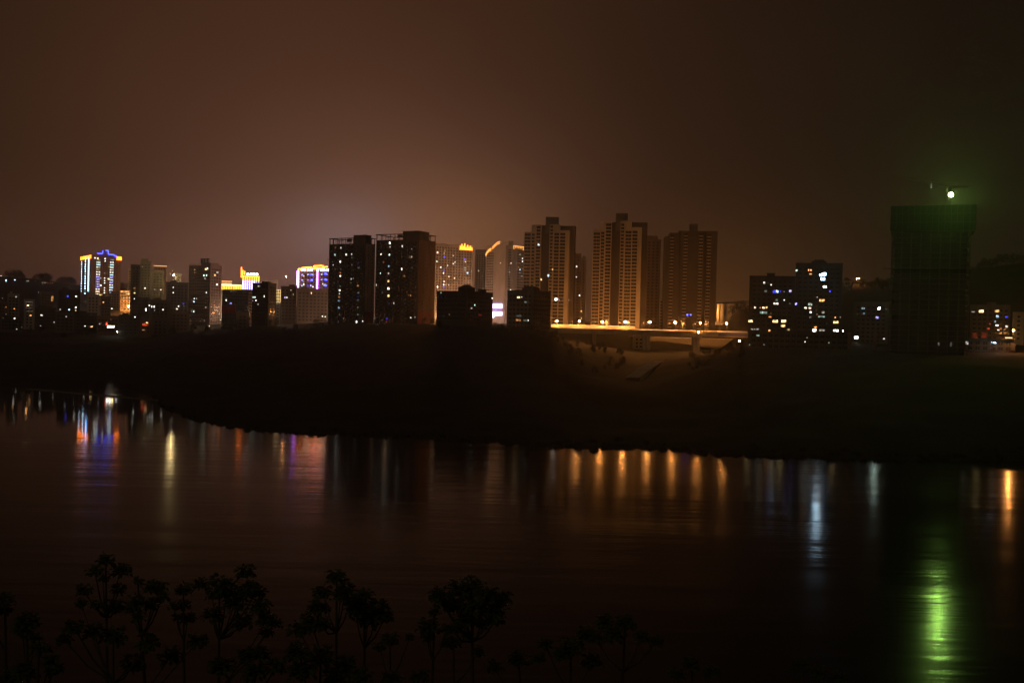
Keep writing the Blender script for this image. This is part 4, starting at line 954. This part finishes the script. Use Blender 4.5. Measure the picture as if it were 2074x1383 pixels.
# lamps that stand alone
DEF = 'white street light on the dark hillside above the old town'
for (x, y, c, l) in ((15, 470, 'W', 3), (75, 517, 'c', 3), (72, 540, 'W', 2), (177, 515, 'c', 3), (343, 525, 'W', 3), (325, 530, 'g', 2), (422, 530, 'W', 1), (512, 548, 'y', 2), (543, 550, 'W', 2), (575, 553, 'r', 2), (600, 555, 'o', 2), (632, 552, 'y', 2), (513, 573, 'W', 1),
                  (830, 590, 'W', 2), (818, 645, 'W', 2), (855, 620, 'W', 1), (462, 660, 'W', 2), (500, 685, 'W', 1), (145, 545, 'r', 1)):
    lamp(x*.16876, 480+y*.16876, c, l, DEF, 'street lights on the hillside above the old town', h=6)
SH = 'street light by the dark shore road under the old town'
for (x, y, c, l) in ((1550, 1040, 'W', 4), (1645, 1040, 'W', 4), (1840, 1048, 'c', 3), (1930, 1093, 'W', 3), (1830, 1093, 'W', 2), (1785, 1093, 'g', 2), (1480, 1045, 'W', 2), (1408, 1138, 'W', 3), (1380, 1040, 'W', 2), (1865, 978, 'W', 2), (1940, 982, 'W', 2)):
    lamp(x*.16876, 480+y*.16876, c, l, SH, 'street lights on the old town shore road', h=5)
for (x, y, c, l) in ((620, 1080, 'W', 3), (645, 1130, 'W', 2), (825, 1105, 'W', 3), (235, 1170, 'y', 3), (60, 1168, 'o', 2), (88, 1168, 'o', 2), (155, 1178, 'o', 2), (143, 1128, 'p', 3), (505, 1205, 'y', 2), (1885, 1083, 'c', 3), (1915, 1090, 'g', 2), (445, 1135, 'W', 1)):
    lamp(340+x*.16634, 460+y*.16634, c, l, SH, 'street lights on the old town shore road', h=5)
lamp(352, 557, 'y', 5, 'tall mast floodlight glaring warm white beside the lamp-lit pale block', h=14, Y=1075, rad=.62, name='mast_light')
lamp(579.5, 560, 'o', 4, 'orange mast lamp rising beside the purple neon hotel', h=14, Y=1060, rad=.35, name='mast_light')
lamp(572, 563, 'o', 1, 'faint antenna lamp rising beside the orange mast lamp', h=14, Y=1062, rad=.3, name='mast_light')
lamp(2052, 669, 'u', 5, 'orange street lamp on a tall post before the small brown-lit block', h=8, Y=596, rad=.42)
lamp(1942, 696.3, 'c', 4, 'white lamp glaring at the construction tower foot', h=4, Y=592, rad=.16)
lamp(2014, 694, 'c', 4, 'bluish-white lamp by the shop row between the tower and orange lamp', h=4, Y=592, rad=.19)
# unseen city lamps added between far blocks to light their facades and the haze
BK = 'unseen city lamp added behind the dark front blocks to light the far facades'
for (px, Y, c) in ((905, 1010, 'u'), (940, 1040, 'u'), (975, 1060, 'u'), (1000, 1050, 'p'), (1040, 1040, 'p'), (765, 860, 'o'), (752, 850, 'p'), (885, 870, 'u'), (893, 900, 'u'), (260, 1180, 'u'), (235, 1240, 'u'), (505, 1130, 'p'), (545, 1000, 'p'), (470, 1120, 'y')):
    q = at(px, 655, Y); gz = ground(q.x, q.y); r = (gz+9-CAMZ)/Y; py = 660-r*FPX+(px-1037)*.0244
    lamp(px, py, c, 6, BK, 'added unseen lamps behind the front blocks', Y=Y, base=gz-.3, rad=.42, name='street_lamp')
# car under the orange lamp
cr = at(2049, 702, 590); c = empty('parked_car', (cr.x, cr.y, ground(cr.x, cr.y)+.15)); tag(c, 'small red car parked under the orange lamp on tall post', 'car')
MB().box(-2.1, 2.1, -.85, .85, .35, .95).box(-1.2, 1.0, -.75, .75, .951, 1.45).obj('body', plain('red_paint', (.4, .04, .03), .3, .05, 1, 0, .5), c)
for x in (-1.3, 1.3):
    for y in (-.86, .86): MB().tube((x, y-.1, .33), (x, y+.1, .33), .33, .33, 10).obj('wheel', M_ROOF, c)
MB().box(-1.0, .8, -.77, -.751, 1.0, 1.38).obj('side_window', M_GLASS, c)

# ------------------------------------------------------------------ vegetation
def leaf_mat(name, c):
    def b(mt, t, p):
        p.inputs['Base Color'].default_value = (*c, 1); p.inputs['Roughness'].default_value = .6
        oi = t.nodes.new('ShaderNodeTexNoise'); oi.inputs['Scale'].default_value = 3
        hs = t.nodes.new('ShaderNodeHueSaturation'); hs.inputs['Color'].default_value = (*c, 1)
        mr = t.nodes.new('ShaderNodeMapRange'); mr.inputs[3].default_value = .5; mr.inputs[4].default_value = 1.7
        tc_ = t.nodes.new('ShaderNodeTexCoord'); t.links.new(tc_.outputs['Object'], oi.inputs['Vector'])
        t.links.new(oi.outputs[0], mr.inputs[0]); t.links.new(mr.outputs[0], hs.inputs['Value']); t.links.new(hs.outputs[0], p.inputs['Base Color'])
        tr = t.nodes.new('ShaderNodeBsdfTranslucent'); t.links.new(hs.outputs[0], tr.inputs['Color'])
        mx = t.nodes.new('ShaderNodeMixShader'); mx.inputs[0].default_value = .45
        t.links.new(p.outputs[0], mx.inputs[1]); t.links.new(tr.outputs[0], mx.inputs[2])
        t.links.new(mx.outputs[0], t.nodes['Material Output'].inputs['Surface'])
    return material(name, b)
M_LEAF = leaf_mat('leaf', (.095, .12, .03)); M_BARK = plain('bark', (.09, .075, .055), .9, .3, 4)
M_FARLEAF = leaf_mat('far_leaf', (.045, .06, .025))
def leaf(b, p, d, L, rnd):
    d = d.normalized(); s = d.cross(Vector((rnd.gauss(0, .4), rnd.gauss(0, .4), 1))).normalized(); n = s.cross(d)
    w = L*rnd.uniform(.34, .46); k = len(b.v)
    pts = [p, p+d*L*.35+s*w-n*.06*L, p+d*L*.72+s*w*.72-n*.14*L, p+d*L-n*.3*L, p+d*L*.72-s*w*.72-n*.14*L, p+d*L*.35-s*w-n*.06*L, p+d*L*.5+n*.05*L]
    b.v += [tuple(x) for x in pts]
    for i in range(6): b.f.append((k+i, k+(i+1) % 6, k+6)); b.mi.append(0)
TREES = [(16, 216, [(215,1135,26),(243,1157,32),(192,1158,24),(208,1172,14),(170,1195,22),(240,1195,22),(165,1222,18),(195,1224,18),(235,1228,30)], 'tallest slender sapling with a bare stem'),
 (15, 300, [(280,1178,14),(310,1192,28),(325,1190,22),(330,1208,18),(308,1225,24),(275,1218,26),(280,1250,20),(268,1232,22)], 'sapling next to the tall slender one, small flat leaf tufts'),
 (17, 372, [(372,1195,24),(405,1182,24),(372,1225,22),(352,1227,16),(380,1252,24),(360,1250,18)], 'thin sapling with six sparse leaf tufts in the thicket'),
 (16, 440, [(445,1185,36),(460,1200,36),(430,1207,20),(475,1222,34),(430,1245,32),(495,1197,34),(498,1158,28),(520,1200,28),(525,1228,34),(508,1188,20),(490,1260,32),(540,1255,30),(555,1262,22),(540,1280,22)], 'broad sapling with one tuft standing above its wide crown'),
 (15, 676, [(682,1170,30),(655,1200,32),(700,1195,30),(690,1205,24),(640,1230,28),(710,1215,24),(655,1232,20),(630,1260,36),(605,1275,32),(650,1265,26)], 'pointed sapling with a long straight stem'),
 (16, 735, [(738,1208,30),(725,1230,38),(765,1240,42),(745,1255,38),(780,1250,22),(720,1240,26)], 'low rounded sapling leaning against the pointed one'),
 (15, 954, [(890,1205,32),(930,1195,38),(955,1190,36),(985,1205,36),(1015,1210,32),(925,1225,40),(960,1225,44),(1000,1235,40),(940,1255,36),(975,1260,34),(1005,1255,26),(895,1220,22),(915,1275,24)], 'sapling with the widest and densest flat-topped crown'),
 (17, 868, [(868,1270,34),(880,1240,18),(905,1275,18),(865,1290,22)], 'small sapling beside the densest crown'),
 (17, 918, [(918,1300,26),(945,1285,18),(968,1320,20),(905,1302,18)], 'small thin sapling under the densest crown'),
 (18, 790, [(790,1295,28),(770,1310,20),(830,1290,14)], 'tiny sapling between the rounded one and the dense crown'),
 (16, 1060, [(1050,1335,30),(1000,1350,26),(1090,1335,20)], 'low leafy bush just past the dense crown'),
 (15, 1150, [(1155,1310,36),(1185,1285,30),(1105,1305,22),(1140,1325,28),(1200,1340,30)], 'bush with brighter green leaves near the thicket end'),
 (16, 1250, [(1225,1260,28),(1265,1262,32),(1245,1285,34),(1205,1290,26),(1300,1290,22),(1330,1300,20)], 'spreading bush, last of the thicket toward the open water'),
 (13, 12, [(12,1215,26),(10,1235,20),(-20,1240,30)], 'leafy twig tuft at the thicket start'),
 (12, 60, [(55,1260,34),(45,1275,26),(70,1290,20)], 'small bright sapling beside the twig tuft'),
 (11, 70, [(80,1315,30),(100,1340,24),(50,1360,36),(20,1375,40),(110,1355,26)], 'bright leafy bush low at the thicket start'),
 (13, 500, [(500,1330,34),(530,1325,28),(450,1350,36),(560,1350,30),(515,1360,36)], 'yellowish bush under the wide-crowned sapling'),
 (14, 230, [(230,1290,36),(300,1300,34),(150,1270,30),(130,1295,22),(400,1300,30),(190,1280,30),(345,1330,34),(270,1345,36)], 'dark bush under the tall slender sapling'),
 (13, 640, [(600,1320,36),(650,1330,38),(700,1345,34),(610,1360,40),(680,1372,40)], 'dark bush at the foot of the pointed sapling'),
 (13, 780, [(730,1370,34),(790,1378,34),(850,1370,26)], 'low dark bush at the foot of the rounded sapling'),
 (14, 1400, [(1400,1345,26),(1440,1360,24),(1370,1365,26)], 'sparse bush beyond the spreading one'), (14, 1640, [(1620,1350,26),(1660,1365,26),(1700,1372,22)], 'sparse bush by the open water, alone')]
for (Y, tx, cl, lab) in TREES:
    rnd = random.Random(tx); p0 = at(tx, 1383, Y); gz = near_z(p0.x, Y)-.1
    root = empty('sapling_tree', (p0.x, Y, gz)); tag(root, lab+' on the near bank', 'tree', 'saplings on the near bank'); O = Vector((p0.x, Y, gz))
    top = min(cl, key=lambda c_: c_[1]+abs(c_[0]-tx)*1.2); tp = at(top[0], top[1], Y)-O
    tr = MB(); n = 6; prev = Vector((0, 0, 0)); pts = [prev]
    for i in range(1, n+1):
        t = i/n; p = tp*t+Vector((math.sin(t*3)*.05, math.cos(t*4)*.05, 0)); p.x = tp.x*t**2.5+math.sin(t*3)*.04
        tr.tube(prev, p, .055*(1-.75*(i-1)/n), .055*(1-.75*i/n), 6); prev = p; pts.append(p)
    tr.obj('trunk', M_BARK, root)
    br = MB(); cr_ = MB()
    for (cx, cy_, r) in cl:
        yy = Y+rnd.uniform(-.5, .5); c_ = at(cx, cy_, yy)-O; R = r*.86/FPX*Y
        zj = max(.3, c_.z-abs(c_.x)*.7-.25); a = min(pts, key=lambda q_: abs(q_.z-zj))
        mid = (a+c_)/2+Vector((0, 0, -.08)); br.tube(a, mid, .018, .013, 5); br.tube(mid, c_, .013, .007, 5)
        for k in range(int(40+r*2.8)):
            th = rnd.uniform(0, 2*math.pi); ph = rnd.uniform(-.5, 1.2)
            d = Vector((math.cos(th)*math.cos(ph), math.sin(th)*math.cos(ph), math.sin(ph)*.8))
            leaf(cr_, c_+d*R*rnd.uniform(.05, .78), d+Vector((rnd.gauss(0, .3), rnd.gauss(0, .3), -.25)), R*rnd.uniform(.12, .28)+.03, rnd)
    br.obj('branches', M_BARK, root); cr_.obj('crown', M_LEAF, root)
# far trees: along the bank top and on the hills
FT = []
for v in range(4):
    rnd = random.Random(90+v); b = MB()
    for k in range(16):
        th = rnd.uniform(0, 6.28); rr = rnd.uniform(0, 1)**.5*2.6; c_ = Vector((math.cos(th)*rr, math.sin(th)*rr, rnd.uniform(2.6, 6.4)-.3*rr)); R = rnd.uniform(.7, 1.3)
        for j in range(34):
            d = Vector((rnd.gauss(0, 1), rnd.gauss(0, 1), rnd.gauss(0, .8))).normalized(); leaf(b, c_+d*R*rnd.uniform(.3, 1), d, rnd.uniform(.35, .6), rnd)
    t_ = MB().tube((0, 0, -.5), (.1, 0, 3.2), .2, .13, 6).tube((.1, 0, 3.2), (-.4, .2, 5.4), .13, .05, 5).tube((.1, 0, 2.6), (1.3, -.3, 4.6), .09, .04, 5).tube((.05, 0, 2.8), (-1.4, .5, 4.5), .09, .04, 5)
    FT.append((b.mesh('crown', M_FARLEAF), t_.mesh('trunk', M_BARK)))
rnd = random.Random(12)
spots = [(x, 640+rnd.uniform(-6, 14), rnd.uniform(.6, 1.0), 'dark tree on the bank edge before the front blocks', 'trees along the bank edge') for x in (890, 915, 950, 985, 1005, 1018, 1030, 1075, 1100, 1118, 1128)]
spots += [(x, 745+rnd.uniform(-10, 10), rnd.uniform(.7, 1.1), 'dark tree on the slope below the slab blocks', 'trees below the slab blocks') for x in (575, 600, 622, 640, 655, 680, 735, 762, 800, 830, 858, 875)]
spots += [(x, 985+rnd.uniform(-20, 20), rnd.uniform(1.0, 1.5), 'dark tree on the hill beside the viaduct', 'trees on the viaduct hill') for x in (1482, 1490, 1497, 1503, 1508, 1514, 1520)]
spots += [(x, 1120+rnd.uniform(-40, 40), rnd.uniform(1.2, 2.0), 'dark tree on the hill crest behind the construction tower', 'trees on the crest behind the construction tower') for x in (1715, 1745, 1760, 1775, 1785, 1796, 1980, 1990, 2000, 2012, 2022, 2034, 2046, 2058, 2070, 2085)]
spots += [(x, 870+rnd.uniform(-30, 30), rnd.uniform(.8, 1.2), 'dark tree among the houses of the old town shore', 'trees of the old town shore') for x in (60, 130, 172, 232, 290, 350, 392, 420, 455, 470, 520, 545, 560)]
spots += [(rnd.uniform(1120, 1275), rnd.uniform(560, 790), rnd.uniform(.45, .85), 'dark tree on the gully slope before the lit bridge barrier', 'trees on the gully slope') for i in range(40)]
spots += [(rnd.uniform(1395, 1525), rnd.uniform(560, 700), rnd.uniform(.4, .8), 'dark tree on the gully side below the black apartment blocks', 'trees on the gully side by the black blocks') for i in range(26)]
spots += [(rnd.uniform(-40, 300), rnd.uniform(1780, 1930), rnd.uniform(1.3, 2.4), 'dark tree on the hill crest above the old town', 'trees on the old town hill crest') for i in range(60)]
for i, (px, Y, s_, lab, gp) in enumerate(spots):
    x = (px-1037)/FPX*Y; root = empty('tree', (x, Y, ground(x, Y)-.2), rnd.uniform(0, 6.28)); root.scale = (s_,)*3; tag(root, lab, 'tree', gp)
    link('crown', FT[i % 4][0], root); link('trunk', FT[i % 4][1], root)

# ------------------------------------------------------------------ humid air over river and town
def hz(mt, t, p):
    t.nodes.remove(p); v = t.nodes.new('ShaderNodeVolumePrincipled')
    v.inputs['Color'].default_value = (.86, .85, .84, 1); v.inputs['Density'].default_value = .00017; v.inputs['Anisotropy'].default_value = .80
    t.links.new(v.outputs[0], t.nodes['Material Output'].inputs['Volume'])
M_HAZE = material('haze_air', hz)
o = MB().box(-2100, 2400, -120, 2900, -8, 200).obj('haze', M_HAZE); tag(o, kind='stuff')
